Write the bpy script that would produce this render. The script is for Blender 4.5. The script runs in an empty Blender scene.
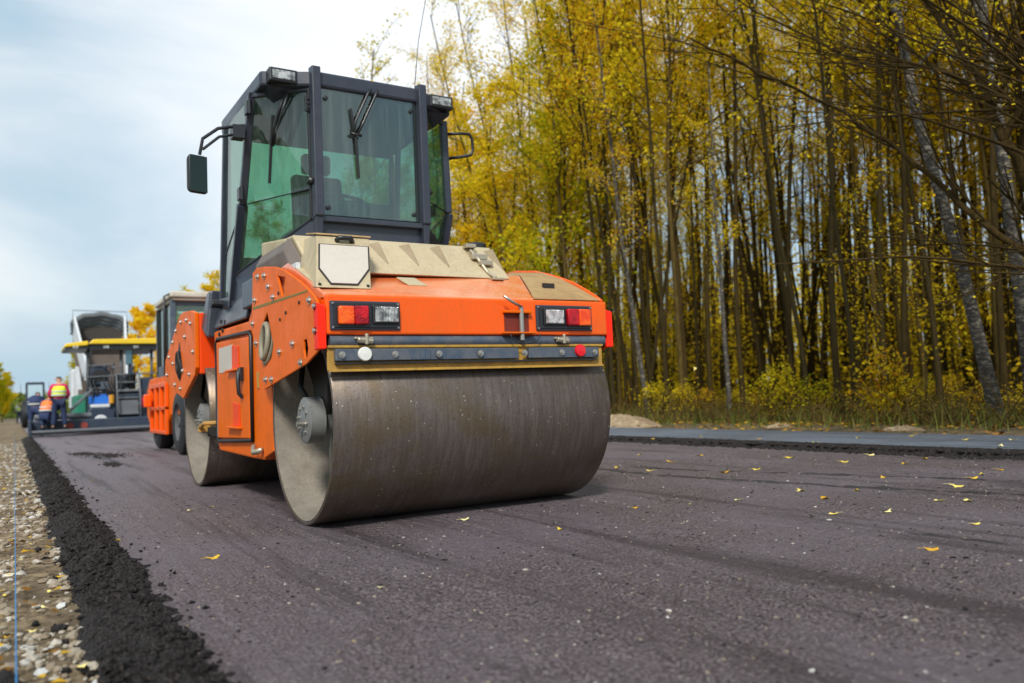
import bpy, bmesh, math, random
from mathutils import Vector, Matrix, noise
R = math.radians
scene = bpy.context.scene
COL = scene.collection
rnd = random.Random(7)

# ------------------------------------------------------------------ materials
def mat(name, base, rough=0.5, metal=0.0, **kw):
    m = bpy.data.materials.new(name); m.use_nodes = True
    nt = m.node_tree; b = nt.nodes['Principled BSDF']
    b.inputs['Base Color'].default_value = (*base, 1)
    b.inputs['Roughness'].default_value = rough
    b.inputs['Metallic'].default_value = metal
    for k, v in kw.items():
        b.inputs[k].default_value = v
    return m
def nd(nt, typ, **ins):
    n = nt.nodes.new(typ)
    for k, v in ins.items():
        k2 = k.replace('_', ' ')
        if k2 in n.inputs: n.inputs[k2].default_value = v
        else: setattr(n, k, v)
    return n
def coords(nt, scale=(1, 1, 1), kind='Object'):
    t = nt.nodes.new('ShaderNodeTexCoord'); mp = nt.nodes.new('ShaderNodeMapping')
    mp.inputs['Scale'].default_value = scale
    nt.links.new(t.outputs[kind], mp.inputs['Vector'])
    return mp.outputs['Vector']
def noise_n(nt, vec, scale, detail=6, rough=0.6, dist=0.0):
    n = nt.nodes.new('ShaderNodeTexNoise')
    n.inputs['Scale'].default_value = scale; n.inputs['Detail'].default_value = detail
    n.inputs['Roughness'].default_value = rough; n.inputs['Distortion'].default_value = dist
    nt.links.new(vec, n.inputs['Vector']); return n.outputs['Fac']
def ramp(nt, fac, stops):
    r = nt.nodes.new('ShaderNodeValToRGB'); e = r.color_ramp.elements
    while len(e) < len(stops): e.new(0.5)
    for k, (p, c) in zip(e, stops):
        k.position = p; k.color = (*c, 1) if len(c) == 3 else c
    nt.links.new(fac, r.inputs['Fac']); return r.outputs['Color']
def g(v): return (v, v, v)
def mixc(nt, fac, a, b, blend='MIX'):
    m = nt.nodes.new('ShaderNodeMix'); m.data_type = 'RGBA'; m.blend_type = blend
    for sock, v in ((m.inputs[0], fac), (m.inputs[6], a), (m.inputs[7], b)):
        if isinstance(v, (int, float)): sock.default_value = v
        elif isinstance(v, tuple): sock.default_value = (*v, 1) if len(v) == 3 else v
        else: nt.links.new(v, sock)
    return m.outputs[2]
def bump(nt, h, strength, dist, prev=None):
    b = nt.nodes.new('ShaderNodeBump'); b.inputs['Strength'].default_value = strength
    b.inputs['Distance'].default_value = dist; nt.links.new(h, b.inputs['Height'])
    if prev is not None: nt.links.new(prev, b.inputs['Normal'])
    return b.outputs['Normal']
def bsdf(m): return m.node_tree.nodes['Principled BSDF']

def painted(name, base, dirt, amount=0.5, rough=0.42, scale=3.0):
    """paint with dust film, scratches and uneven gloss"""
    m = mat(name, base, rough); nt = m.node_tree; b = bsdf(m)
    v = coords(nt)
    n1 = noise_n(nt, v, scale, 8, 0.7, 0.4)
    f1 = ramp(nt, n1, [(0.42, g(0)), (0.75, g(amount))])
    c = mixc(nt, f1, base, dirt)
    v2 = coords(nt, (1, 1, 0.12))
    n2 = noise_n(nt, v2, 28, 6, 0.7)
    f2 = ramp(nt, n2, [(0.58, g(0)), (0.72, g(amount * 0.6))])
    c = mixc(nt, f2, c, tuple(x * 0.6 for x in dirt))
    n3 = noise_n(nt, v, 90, 3, 0.7)
    f3 = ramp(nt, n3, [(0.66, g(0)), (0.70, g(amount * 0.8))])
    c = mixc(nt, f3, c, tuple(x * 0.5 for x in base))
    vo = nt.nodes.new('ShaderNodeTexVoronoi'); vo.inputs['Scale'].default_value = 34; nt.links.new(v, vo.inputs['Vector'])
    sp = ramp(nt, vo.outputs['Distance'], [(0.07, g(min(1, amount * 1.3))), (0.13, g(0))])
    c = mixc(nt, sp, c, tuple(x * 0.30 for x in dirt))
    n5 = noise_n(nt, coords(nt, (1, 3.5, 0.5)), 11, 8, 0.8, 1.5); sc_ = ramp(nt, n5, [(0.485, g(0)), (0.5, g(min(1, amount * 0.9))), (0.515, g(0))])
    c = mixc(nt, sc_, c, tuple(min(1, x * 0.75 + 0.03) for x in dirt))
    nt.links.new(c, b.inputs['Base Color'])
    rr = ramp(nt, n1, [(0.3, g(rough * 0.8)), (0.8, g(min(1, rough * 1.6)))])
    nt.links.new(rr, b.inputs['Roughness'])
    nt.links.new(bump(nt, n3, 0.15, 0.002), b.inputs['Normal'])
    return m

ORANGE = painted('orange_paint', (0.92, 0.105, 0.002), (0.48, 0.13, 0.025), 0.34, 0.30)
bsdf(ORANGE).inputs['Specular IOR Level'].default_value = 0.3
COWL = painted('orange_sky_sheen', (0.88, 0.17, 0.03), (0.72, 0.44, 0.26), 0.85, 0.24, 1.6)  # pale peach overlay paints the sky's reflection into the sloping top's colour
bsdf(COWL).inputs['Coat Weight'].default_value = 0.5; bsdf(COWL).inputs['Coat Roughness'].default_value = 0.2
bsdf(ORANGE).inputs['Coat Weight'].default_value = 0.06; bsdf(ORANGE).inputs['Coat Roughness'].default_value = 0.18
ORANGE2 = painted('orange_side_paint', (0.84, 0.135, 0.0), (0.34, 0.10, 0.022), 0.48, 0.40)
bsdf(ORANGE2).inputs['Specular IOR Level'].default_value = 0.1
REDOR = painted('red_orange_edge', (0.90, 0.018, 0.002), (0.6, 0.04, 0.01), 0.15, 0.45)
bsdf(REDOR).inputs['Specular IOR Level'].default_value = 0.2
DEEPOR = painted('deep_orange_paint', (0.86, 0.060, 0.002), (0.40, 0.08, 0.015), 0.3, 0.42)
bsdf(DEEPOR).inputs['Specular IOR Level'].default_value = 0.2
BEIGE = painted('beige_hood', (0.52, 0.43, 0.27), (0.25, 0.19, 0.10), 0.6, 0.5)
VENT = painted('vent_shade_beige', (0.30, 0.23, 0.13), (0.16, 0.12, 0.07), 0.6, 0.6)  # hood beige darkened: louvre shadow put into the colour
BEIGE2 = painted('beige_worn', (0.42, 0.27, 0.11), (0.22, 0.12, 0.05), 0.7, 0.55, 7)
PANEL = painted('pale_panel', (0.56, 0.51, 0.44), (0.42, 0.37, 0.30), 0.35, 0.5)
YELLOW = painted('yellow_steel', (0.52, 0.29, 0.035), (0.22, 0.13, 0.05), 0.8, 0.5, 9)
DARK = painted('dark_cab_steel', (0.028, 0.033, 0.050), (0.08, 0.085, 0.10), 0.25, 0.30)
BLUEG = painted('slate_steel', (0.050, 0.075, 0.115), (0.20, 0.18, 0.15), 0.5, 0.42, 9)
BLACK = mat('black_rubber', (0.014, 0.014, 0.016), 0.6)
BLACKG = mat('black_plastic', (0.018, 0.019, 0.022), 0.35)
UNDER = painted('greasy_frame', (0.014, 0.013, 0.012), (0.04, 0.03, 0.022), 0.5, 0.7)
STEELB = mat('bolt_steel', (0.42, 0.40, 0.36), 0.35, 0.8)
CHROME = mat('galvanised_bracket', (0.45, 0.40, 0.30), 0.4, 0.6)
HUB = painted('grey_hub', (0.19, 0.195, 0.19), (0.10, 0.09, 0.08), 0.6, 0.5, 9)
HOSE = mat('hydraulic_hose', (0.26, 0.23, 0.16), 0.5)
WHITEP = painted('white_paint', (0.66, 0.69, 0.72), (0.35, 0.34, 0.32), 0.4, 0.5)
GREYP = painted('grey_paint', (0.14, 0.155, 0.175), (0.08, 0.07, 0.065), 0.6, 0.5)
RIMM = painted('dark_rim', (0.09, 0.095, 0.10), (0.06, 0.05, 0.04), 0.5, 0.6)
GREENP = painted('green_paint', (0.01, 0.22, 0.13), (0.08, 0.12, 0.08), 0.5, 0.45)
BLUEP = mat('bright_blue_plastic', (0.02, 0.16, 0.62), 0.4)
YELP = painted('yellow_canopy_paint', (0.85, 0.58, 0.015), (0.5, 0.36, 0.08), 0.3, 0.4)
NAVY = painted('paver_dark_blue', (0.018, 0.034, 0.066), (0.06, 0.06, 0.06), 0.5, 0.45)
SEATM = mat('seat_fabric', (0.02, 0.022, 0.026), 0.8)
CABIN = mat('cab_interior_trim', (0.03, 0.034, 0.036), 0.7)
DISC_W = mat('white_reflector', (0.72, 0.72, 0.66), 0.35)
DISC_R = mat('red_reflector', (0.72, 0.01, 0.02), 0.2)
def lens(name, a, b_):
    m = mat(name, a, 0.12); nt = m.node_tree; v = coords(nt)
    vo = nt.nodes.new('ShaderNodeTexVoronoi'); vo.inputs['Scale'].default_value = 110; nt.links.new(v, vo.inputs['Vector'])
    n = noise_n(nt, v, 14, 3); nt.links.new(ramp(nt, n, [(0.4, a), (0.6, b_)]), bsdf(m).inputs['Base Color'])
    nt.links.new(bump(nt, vo.outputs['Distance'], 0.6, 0.003), bsdf(m).inputs['Normal']); return m
LAMP_O = lens('orange_lens', (0.80, 0.055, 0.006), (0.90, 0.13, 0.01))
LAMP_R = lens('red_lens', (0.26, 0.002, 0.008), (0.55, 0.004, 0.012))
SKIN = mat('skin', (0.50, 0.27, 0.18), 0.55)

def lamp_glass():
    m = mat('lamp_glass', (0.62, 0.63, 0.60), 0.10, 0.55); nt = m.node_tree
    v = coords(nt, (1, 1, 1)); w = nt.nodes.new('ShaderNodeTexWave'); w.bands_direction = 'X'
    w.inputs['Scale'].default_value = 34; w.inputs['Distortion'].default_value = 1.0; nt.links.new(v, w.inputs['Vector'])
    n = noise_n(nt, v, 22, 3)
    nt.links.new(ramp(nt, n, [(0.38, (0.20, 0.21, 0.21)), (0.5, (0.55, 0.56, 0.55)), (0.62, (0.90, 0.90, 0.87))]), bsdf(m).inputs['Base Color'])
    nt.links.new(bump(nt, w.outputs['Fac'], 0.8, 0.006), bsdf(m).inputs['Normal'])
    return m
LGLASS = lamp_glass()

def rubber_stripes():
    return mat('black_seal', (0.010, 0.010, 0.012), 0.45)
SEAL = rubber_stripes()

def glass(name, tint, refl=0.12, dirt=0.10):
    m = bpy.data.materials.new(name); m.use_nodes = True; nt = m.node_tree
    nt.nodes.clear(); out = nt.nodes.new('ShaderNodeOutputMaterial')
    tr = nt.nodes.new('ShaderNodeBsdfTransparent'); tr.inputs['Color'].default_value = (*tint, 1)
    gl = nt.nodes.new('ShaderNodeBsdfGlossy'); gl.inputs['Roughness'].default_value = 0.02
    fr = nt.nodes.new('ShaderNodeFresnel'); fr.inputs['IOR'].default_value = 1.55
    ma = nt.nodes.new('ShaderNodeMath'); ma.operation = 'ADD'; ma.inputs[1].default_value = refl
    ma.use_clamp = True
    gb = nt.nodes.new('ShaderNodeNewGeometry'); io = nt.nodes.new('ShaderNodeMapRange')   # same reflectance from both sides of the pane
    io.inputs['To Min'].default_value = 1.52; io.inputs['To Max'].default_value = 1 / 1.52
    nt.links.new(gb.outputs['Backfacing'], io.inputs['Value']); nt.links.new(io.outputs[0], fr.inputs['IOR'])
    nt.links.new(fr.outputs[0], ma.inputs[0])
    mx = nt.nodes.new('ShaderNodeMixShader')
    nt.links.new(ma.outputs[0], mx.inputs[0]); nt.links.new(tr.outputs[0], mx.inputs[1]); nt.links.new(gl.outputs[0], mx.inputs[2])
    # dust film and dried runs
    v = coords(nt, (30, 30, 1.2)); n = noise_n(nt, v, 1.0, 5, 0.65)
    f = ramp(nt, n, [(0.45, g(0.02)), (0.8, g(dirt * 3))])
    di = nt.nodes.new('ShaderNodeBsdfDiffuse'); di.inputs['Color'].default_value = (0.35, 0.42, 0.38, 1)
    mx2 = nt.nodes.new('ShaderNodeMixShader')
    nt.links.new(f, mx2.inputs[0]); nt.links.new(mx.outputs[0], mx2.inputs[1]); nt.links.new(di.outputs[0], mx2.inputs[2])
    nt.links.new(mx2.outputs[0], out.inputs['Surface'])
    return m
GLASS = glass('green_tinted_glass', (0.60, 0.80, 0.70), 0.05, 0.05)
GLASSF = glass('front_glass', (0.50, 0.70, 0.67), 0.09, 0.05)
MIRROR = mat('mirror_glass', (0.045, 0.06, 0.055), 0.1, 1.0)

def drum_mat():
    m = mat('worn_drum_steel', (0.16, 0.14, 0.13), 0.5, 0.55); nt = m.node_tree; b = bsdf(m)
    v = coords(nt, (1, 0.10, 0.10)); s = noise_n(nt, v, 34, 9, 0.8, 0.4)
    c = ramp(nt, s, [(0.36, (0.105, 0.082, 0.070)), (0.50, (0.140, 0.110, 0.095)), (0.64, (0.20, 0.165, 0.145))])
    v2 = coords(nt); n2 = noise_n(nt, v2, 3.0, 5, 0.6, 0.5)
    f2 = ramp(nt, n2, [(0.45, g(0)), (0.62, g(0.7))])
    c = mixc(nt, f2, c, (0.125, 0.088, 0.045))
    n3 = noise_n(nt, v2, 70, 4, 0.7)
    f3 = ramp(nt, n3, [(0.56, g(0)), (0.66, g(0.7))])
    c = mixc(nt, f3, c, (0.055, 0.045, 0.040))
    vo = nt.nodes.new('ShaderNodeTexVoronoi'); vo.inputs['Scale'].default_value = 26
    nt.links.new(v2, vo.inputs['Vector'])
    f4 = ramp(nt, vo.outputs['Distance'], [(0.08, g(0.95)), (0.14, g(0))])
    sel = noise_n(nt, v2, 9, 3)
    f5 = ramp(nt, sel, [(0.52, g(0)), (0.6, g(1))])
    mm = nt.nodes.new('ShaderNodeMath'); mm.operation = 'MULTIPLY'
    nt.links.new(f4, mm.inputs[0]); nt.links.new(f5, mm.inputs[1])
    c = mixc(nt, mm.outputs[0], c, (0.50, 0.46, 0.38))
    nt.links.new(c, b.inputs['Base Color'])
    rr = ramp(nt, s, [(0.2, g(0.52)), (0.8, g(0.32))]); nt.links.new(rr, b.inputs['Roughness'])
    nt.links.new(bump(nt, n3, 0.25, 0.002), b.inputs['Normal'])
    return m
DRUM = drum_mat()
DRUMIN = painted('drum_inner_paint', (0.27, 0.24, 0.195), (0.12, 0.095, 0.07), 0.8, 0.6, 3)

def asphalt(name, dark, light, tone, hot=False):
    m = mat(name, dark, 0.62); nt = m.node_tree; b = bsdf(m)
    v = coords(nt)
    vs = coords(nt, (1.0, 0.045, 1))
    big = noise_n(nt, v, 0.6, 5, 0.6, 0.6)
    st = noise_n(nt, vs, 3.2, 8, 0.7, 0.3)
    fine = noise_n(nt, v, 85, 6, 0.75)
    med = noise_n(nt, v, 22, 6, 0.7)
    c = ramp(nt, fine, [(0.41, tuple(x * 0.22 for x in dark)), (0.49, dark), (0.59, light)])
    c = mixc(nt, ramp(nt, big, [(0.42, g(0)), (0.60, g(0.75))]), c, tone)
    c = mixc(nt, ramp(nt, st, [(0.52, g(0)), (0.60, g(0.75))]), c, tuple(x * 0.55 for x in dark))
    c = mixc(nt, ramp(nt, med, [(0.56, g(0)), (0.66, g(0.6))]), c, tuple(x * 0.35 for x in dark))
    vo = nt.nodes.new('ShaderNodeTexVoronoi'); vo.inputs['Scale'].default_value = 55
    nt.links.new(v, vo.inputs['Vector'])
    cell = nt.nodes.new('ShaderNodeSeparateColor'); nt.links.new(vo.outputs['Color'], cell.inputs[0])
    f1 = ramp(nt, vo.outputs['Distance'], [(0.24, g(1)), (0.34, g(0))])
    f2 = ramp(nt, cell.outputs[0], [(0.86, g(0)), (0.88, g(0.9))])
    mm = nt.nodes.new('ShaderNodeMath'); mm.operation = 'MULTIPLY'
    nt.links.new(f1, mm.inputs[0]); nt.links.new(f2, mm.inputs[1])
    c = mixc(nt, mm.outputs[0], c, (0.42, 0.38, 0.33))
    nt.links.new(c, b.inputs['Base Color'])
    nt.links.new(ramp(nt, big, [(0.35, g(0.36)), (0.65, g(0.60))]), b.inputs['Roughness'])
    n = bump(nt, fine, 1.0, 0.022)
    n = bump(nt, med, 1.0, 0.045, n)
    n = bump(nt, st, 0.7, 0.05, n)
    nt.links.new(n, b.inputs['Normal'])
    return m
ASPH = asphalt('fresh_asphalt', (0.150, 0.112, 0.120), (0.42, 0.35, 0.36), (0.235, 0.190, 0.212))
ASPHD = asphalt('rough_asphalt_ridge', (0.060, 0.049, 0.051), (0.15, 0.125, 0.128), (0.08, 0.068, 0.072))
ASPH2 = asphalt('old_lane_asphalt', (0.17, 0.20, 0.25), (0.30, 0.34, 0.41), (0.23, 0.265, 0.33))
LOOSE = mat('loose_hot_asphalt', (0.013, 0.012, 0.013), 0.85)
bsdf(LOOSE).inputs['Specular IOR Level'].default_value = 0.25
def _l():
    nt = LOOSE.node_tree; v = coords(nt); f = noise_n(nt, v, 120, 5, 0.8)
    nt.links.new(ramp(nt, f, [(0.42, (0.003, 0.0025, 0.0025)), (0.52, (0.018, 0.015, 0.014)), (0.64, (0.10, 0.082, 0.074))]), bsdf(LOOSE).inputs['Base Color'])
    nt.links.new(bump(nt, f, 1.0, 0.008), bsdf(LOOSE).inputs['Normal'])
_l()
def soil(name, a, b_, c_, sc=6):
    m = mat(name, a, 0.95); nt = m.node_tree; v = coords(nt)
    n = noise_n(nt, v, sc, 10, 0.75, 0.3); n2 = noise_n(nt, v, sc * 0.12, 4, 0.6)
    c = ramp(nt, n, [(0.38, a), (0.5, b_), (0.64, c_)])
    c = mixc(nt, ramp(nt, n2, [(0.45, g(0)), (0.6, g(0.6))]), c, a)
    nt.links.new(c, bsdf(m).inputs['Base Color'])
    nt.links.new(bump(nt, n, 0.8, 0.03), bsdf(m).inputs['Normal'])
    return m
GROUND = soil('forest_floor_soil', (0.045, 0.032, 0.018), (0.11, 0.078, 0.035), (0.26, 0.17, 0.05), 5)
SHOULD = soil('sandy_shoulder_soil', (0.065, 0.042, 0.020), (0.22, 0.155, 0.080), (0.40, 0.31, 0.19), 18)
HEAP = soil('sand_heap', (0.20, 0.13, 0.07), (0.34, 0.25, 0.15), (0.48, 0.38, 0.25), 12)

def stone_mat():
    m = mat('limestone_gravel', (0.5, 0.47, 0.41), 0.9); nt = m.node_tree
    ge = nt.nodes.new('ShaderNodeNewGeometry')
    c = ramp(nt, ge.outputs['Random Per Island'], [(0.0, (0.60, 0.57, 0.51)), (0.25, (0.36, 0.30, 0.22)), (0.6, (0.22, 0.17, 0.11)), (0.85, (0.30, 0.26, 0.20)), (1.0, (0.58, 0.58, 0.56))])
    f = noise_n(nt, coords(nt), 60, 4, 0.7)
    c = mixc(nt, ramp(nt, f, [(0.45, g(0)), (0.7, g(0.5))]), c, (0.22, 0.17, 0.11))
    nt.links.new(c, bsdf(m).inputs['Base Color'])
    nt.links.new(bump(nt, f, 0.4, 0.004), bsdf(m).inputs['Normal'])
    return m
STONE = stone_mat()

def leaf_mat(name, stops, trans=0.55, vary=0.25):
    m = bpy.data.materials.new(name); m.use_nodes = True; nt = m.node_tree
    nt.nodes.clear(); out = nt.nodes.new('ShaderNodeOutputMaterial')
    ge = nt.nodes.new('ShaderNodeNewGeometry'); oi = nt.nodes.new('ShaderNodeObjectInfo')
    mr = nt.nodes.new('ShaderNodeMath'); mr.operation = 'MULTIPLY_ADD'
    nt.links.new(oi.outputs['Random'], mr.inputs[0]); mr.inputs[1].default_value = vary * 2
    mr2 = nt.nodes.new('ShaderNodeMath'); mr2.operation = 'MULTIPLY_ADD'; mr2.use_clamp = True
    nt.links.new(ge.outputs['Random Per Island'], mr2.inputs[0]); mr2.inputs[1].default_value = 0.75
    mr.inputs[2].default_value = -vary + 0.12
    nt.links.new(mr.outputs[0], mr2.inputs[2])
    c = ramp(nt, mr2.outputs[0], stops)
    d = nt.nodes.new('ShaderNodeBsdfDiffuse'); t = nt.nodes.new('ShaderNodeBsdfTranslucent')
    nt.links.new(c, d.inputs[0]); nt.links.new(c, t.inputs[0])
    mx = nt.nodes.new('ShaderNodeMixShader'); mx.inputs[0].default_value = trans
    nt.links.new(d.outputs[0], mx.inputs[1]); nt.links.new(t.outputs[0], mx.inputs[2])
    nt.links.new(mx.outputs[0], out.inputs['Surface'])
    return m
LEAF_Y = leaf_mat('golden_leaves', [(0.0, (0.52, 0.50, 0.02)), (0.25, (0.86, 0.68, 0.025)), (0.7, (0.93, 0.68, 0.028)), (0.92, (0.90, 0.48, 0.02)), (1.0, (0.66, 0.28, 0.02))])
LEAF_G = leaf_mat('yellow_green_leaves', [(0.0, (0.24, 0.30, 0.014)), (0.3, (0.50, 0.50, 0.018)), (0.65, (0.82, 0.64, 0.02)), (1.0, (0.86, 0.52, 0.02))])
LEAF_L = leaf_mat('litter_leaves', [(0.0, (0.10, 0.05, 0.02)), (0.4, (0.24, 0.12, 0.03)), (0.7, (0.52, 0.31, 0.03)), (1.0, (0.70, 0.46, 0.04))], 0.1, 0.1)
LEAF_R = leaf_mat('fallen_yellow_leaf', [(0.0, (0.55, 0.28, 0.03)), (0.4, (0.80, 0.58, 0.08)), (1.0, (0.88, 0.78, 0.36))], 0.1, 0.5)
UNDERST = leaf_mat('brown_understory', [(0.0, (0.12, 0.07, 0.012)), (0.25, (0.45, 0.29, 0.02)), (0.55, (0.86, 0.60, 0.025)), (1.0, (0.92, 0.72, 0.04))], 0.5, 0.1)
GRASSM = leaf_mat('verge_grass', [(0.0, (0.05, 0.09, 0.012)), (0.5, (0.12, 0.16, 0.03)), (1.0, (0.32, 0.27, 0.08))], 0.3, 0.1)

def bark(name, a, b_):
    m = mat(name, a, 0.95); nt = m.node_tree
    n = noise_n(nt, coords(nt, (1, 1, 0.15)), 26, 6, 0.7)
    oi = nt.nodes.new('ShaderNodeObjectInfo')
    c = ramp(nt, n, [(0.3, a), (0.75, b_)])
    c = mixc(nt, ramp(nt, oi.outputs['Random'], [(0.0, g(0.0)), (1.0, g(0.65))]), c, (0.030, 0.027, 0.012))
    nt.links.new(c, bsdf(m).inputs['Base Color'])
    nt.links.new(bump(nt, n, 0.8, 0.02), bsdf(m).inputs['Normal'])
    bsdf(m).inputs['Specular IOR Level'].default_value = 0.08
    return m
BARK = bark('brown_bark', (0.050, 0.033, 0.008), (0.17, 0.115, 0.035))
BARKD = bark('dark_bark', (0.024, 0.015, 0.005), (0.095, 0.062, 0.022))
def birch():
    m = mat('birch_bark', (0.5, 0.48, 0.44), 0.8); nt = m.node_tree
    n = noise_n(nt, coords(nt, (1, 1, 2.6)), 10, 9, 0.8, 0.5)
    c = ramp(nt, n, [(0.40, (0.30, 0.27, 0.21)), (0.46, (0.12, 0.10, 0.07)), (0.505, (0.03, 0.027, 0.024))])
    nt.links.new(c, bsdf(m).inputs['Base Color'])
    nt.links.new(bump(nt, n, 0.6, 0.02), bsdf(m).inputs['Normal'])
    return m
BIRCH = birch()

# ------------------------------------------------------------------ mesh helpers
def axes_for(d):
    d = d.normalized(); up = Vector((0, 0, 1)) if abs(d.z) < 0.9 else Vector((0, 1, 0))
    a = d.cross(up).normalized(); return a, a.cross(d).normalized()
class MB:
    def __init__(s): s.v = []; s.f = []
    def add(s, vs, fs):
        k = len(s.v); s.v += [tuple(v) for v in vs]; s.f += [tuple(i + k for i in f) for f in fs]; return s
    def box(s, x0, x1, y0, y1, z0, z1):
        vs = [(x, y, z) for z in (z0, z1) for y in (y0, y1) for x in (x0, x1)]
        return s.add(vs, [(0, 2, 3, 1), (4, 5, 7, 6), (0, 1, 5, 4), (2, 6, 7, 3), (0, 4, 6, 2), (1, 3, 7, 5)])
    def hexa(s, a, b):      # two quads, corner to corner
        n = len(a)
        return s.add(list(a) + list(b), [tuple(range(n - 1, -1, -1)), tuple(range(n, 2 * n))] + [(i, (i + 1) % n, n + (i + 1) % n, n + i) for i in range(n)])
    def prism(s, pts, ax, c0, c1):   # polygon pts in the other two axes, extruded along ax
        def mk(p, c):
            q = list(p); q.insert(ax, c); return q
        return s.hexa([mk(p, c0) for p in pts], [mk(p, c1) for p in pts])
    def tube(s, pts, r, n=10, caps=True, closed=False):
        pts = [Vector(p) for p in pts]; m = len(pts)
        rs = r if isinstance(r, (list, tuple)) else [r] * m
        k = len(s.v); pa = None
        for i, p in enumerate(pts):
            if closed: d = pts[(i + 1) % m] - pts[i - 1]
            else: d = pts[min(i + 1, m - 1)] - pts[max(i - 1, 0)]
            d.normalize()
            if pa is None: a, b = axes_for(d)
            else:
                a = (pa - d * pa.dot(d)); 
                if a.length < 1e-5: a, b = axes_for(d)
                a.normalize(); b = a.cross(d).normalized()
            pa = a
            for j in range(n):
                t = 2 * math.pi * j / n
                s.v.append(tuple(p + (a * math.cos(t) + b * math.sin(t)) * rs[i]))
        rng = m if closed else m - 1
        for i in range(rng):
            i2 = (i + 1) % m
            for j in range(n):
                j2 = (j + 1) % n
                s.f.append((k + i * n + j, k + i * n + j2, k + i2 * n + j2, k + i2 * n + j))
        if caps and not closed:
            s.f.append(tuple(k + j for j in range(n - 1, -1, -1))); s.f.append(tuple(k + (m - 1) * n + j for j in range(n)))
        return s
    def cyl(s, p0, p1, r, n=24): return s.tube([p0, p1], r, n)
    def lathe(s, c, ax, prof, n=48, close=False):   # prof: (offset along ax, radius)
        k = len(s.v); o = [0, 0, 0]
        oth = [i for i in range(3) if i != ax]
        for (d, r) in prof:
            for j in range(n):
                t = 2 * math.pi * j / n; q = list(c); q[ax] += d
                q[oth[0]] += r * math.cos(t); q[oth[1]] += r * math.sin(t); s.v.append(tuple(q))
        m = len(prof)
        for i in range(m if close else m - 1):
            i2 = (i + 1) % m
            for j in range(n):
                j2 = (j + 1) % n
                s.f.append((k + i * n + j, k + i * n + j2, k + i2 * n + j2, k + i2 * n + j))
        return s
    def ico(s, c, r, sx=1, sy=1, sz=1, jit=0.25, rg=rnd):
        t = (1 + 5 ** .5) / 2
        vs = [(-1, t, 0), (1, t, 0), (-1, -t, 0), (1, -t, 0), (0, -1, t), (0, 1, t), (0, -1, -t), (0, 1, -t), (t, 0, -1), (t, 0, 1), (-t, 0, -1), (-t, 0, 1)]
        fs = [(0, 11, 5), (0, 5, 1), (0, 1, 7), (0, 7, 10), (0, 10, 11), (1, 5, 9), (5, 11, 4), (11, 10, 2), (10, 7, 6), (7, 1, 8), (3, 9, 4), (3, 4, 2), (3, 2, 6), (3, 6, 8), (3, 8, 9), (4, 9, 5), (2, 4, 11), (6, 2, 10), (8, 6, 7), (9, 8, 1)]
        a = rg.random() * 6.28; ca, sa = math.cos(a), math.sin(a); out = []
        for x, y, z in vs:
            q = r / 1.9 * (1 + rg.uniform(-jit, jit)); x, y, z = x * q * sx, y * q * sy, z * q * sz
            out.append((c[0] + x * ca - y * sa, c[1] + x * sa + y * ca, c[2] + z))
        return s.add(out, fs)
    def rect(s, corners): return s.add(corners, [tuple(range(len(corners)))])
def props(o, label=None, cat=None, group=None, kind=None):
    if label: o['label'] = label
    if cat: o['category'] = cat
    if group: o['group'] = group
    if kind: o['kind'] = kind
    return o
ORG = {}
def part(name, mb, m, parent=None, bev=0.0, smooth=False, label=None, origin=None, seg=2):
    org = ORG[parent.name] if parent is not None else Vector(origin or (0, 0, 0))
    me = bpy.data.meshes.new(name)
    me.from_pydata([(v[0] - org.x, v[1] - org.y, v[2] - org.z) for v in mb.v], [], mb.f)
    me.materials.append(m)
    bm = bmesh.new(); bm.from_mesh(me); bmesh.ops.recalc_face_normals(bm, faces=bm.faces); bm.to_mesh(me); bm.free()
    o = bpy.data.objects.new(name, me); COL.objects.link(o)
    if parent is not None: o.parent = parent
    else: o.location = org
    ORG[o.name] = org
    if bev:
        b = o.modifiers.new('bevel', 'BEVEL'); b.width = bev; b.segments = seg; b.limit_method = 'ANGLE'; b.angle_limit = R(35)
        b.harden_normals = False
    if smooth:
        me.shade_smooth(); 
        if smooth != 'all': me.set_sharp_from_angle(angle=R(40))
    if label: o['label'] = label
    return o
def thing(name, loc, label, cat, group=None):
    o = bpy.data.objects.new(name, None); COL.objects.link(o); o.location = loc
    o.empty_display_size = 0.2
    ORG[o.name] = Vector(loc); return props(o, label, cat, group)
def copy_tree(o, parent=None):
    c = o.copy(); COL.objects.link(c); c.parent = parent
    for ch in o.children: copy_tree(ch, c)
    return c

# ------------------------------------------------------------------ camera
cam = bpy.data.cameras.new('camera'); co = bpy.data.objects.new('camera', cam); COL.objects.link(co)
rx = Vector((0.85362652, -0.51920442, -0.04181558)); uy = Vector((0.00223295, -0.07662957, 0.99705713)); fw = Vector((0.52088078, 0.85120778, 0.06425367))
co.matrix_world = Matrix(((rx.x, uy.x, -fw.x, 0), (rx.y, uy.y, -fw.y, 0), (rx.z, uy.z, -fw.z, 0.74), (0, 0, 0, 1)))
cam.sensor_width = 36; cam.lens = 816.44 / 1024 * 36; cam.clip_end = 3000; cam.clip_start = 0.05
cam.dof.use_dof = True; cam.dof.focus_distance = 5.0; cam.dof.aperture_fstop = 1.7
scene.camera = co

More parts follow.
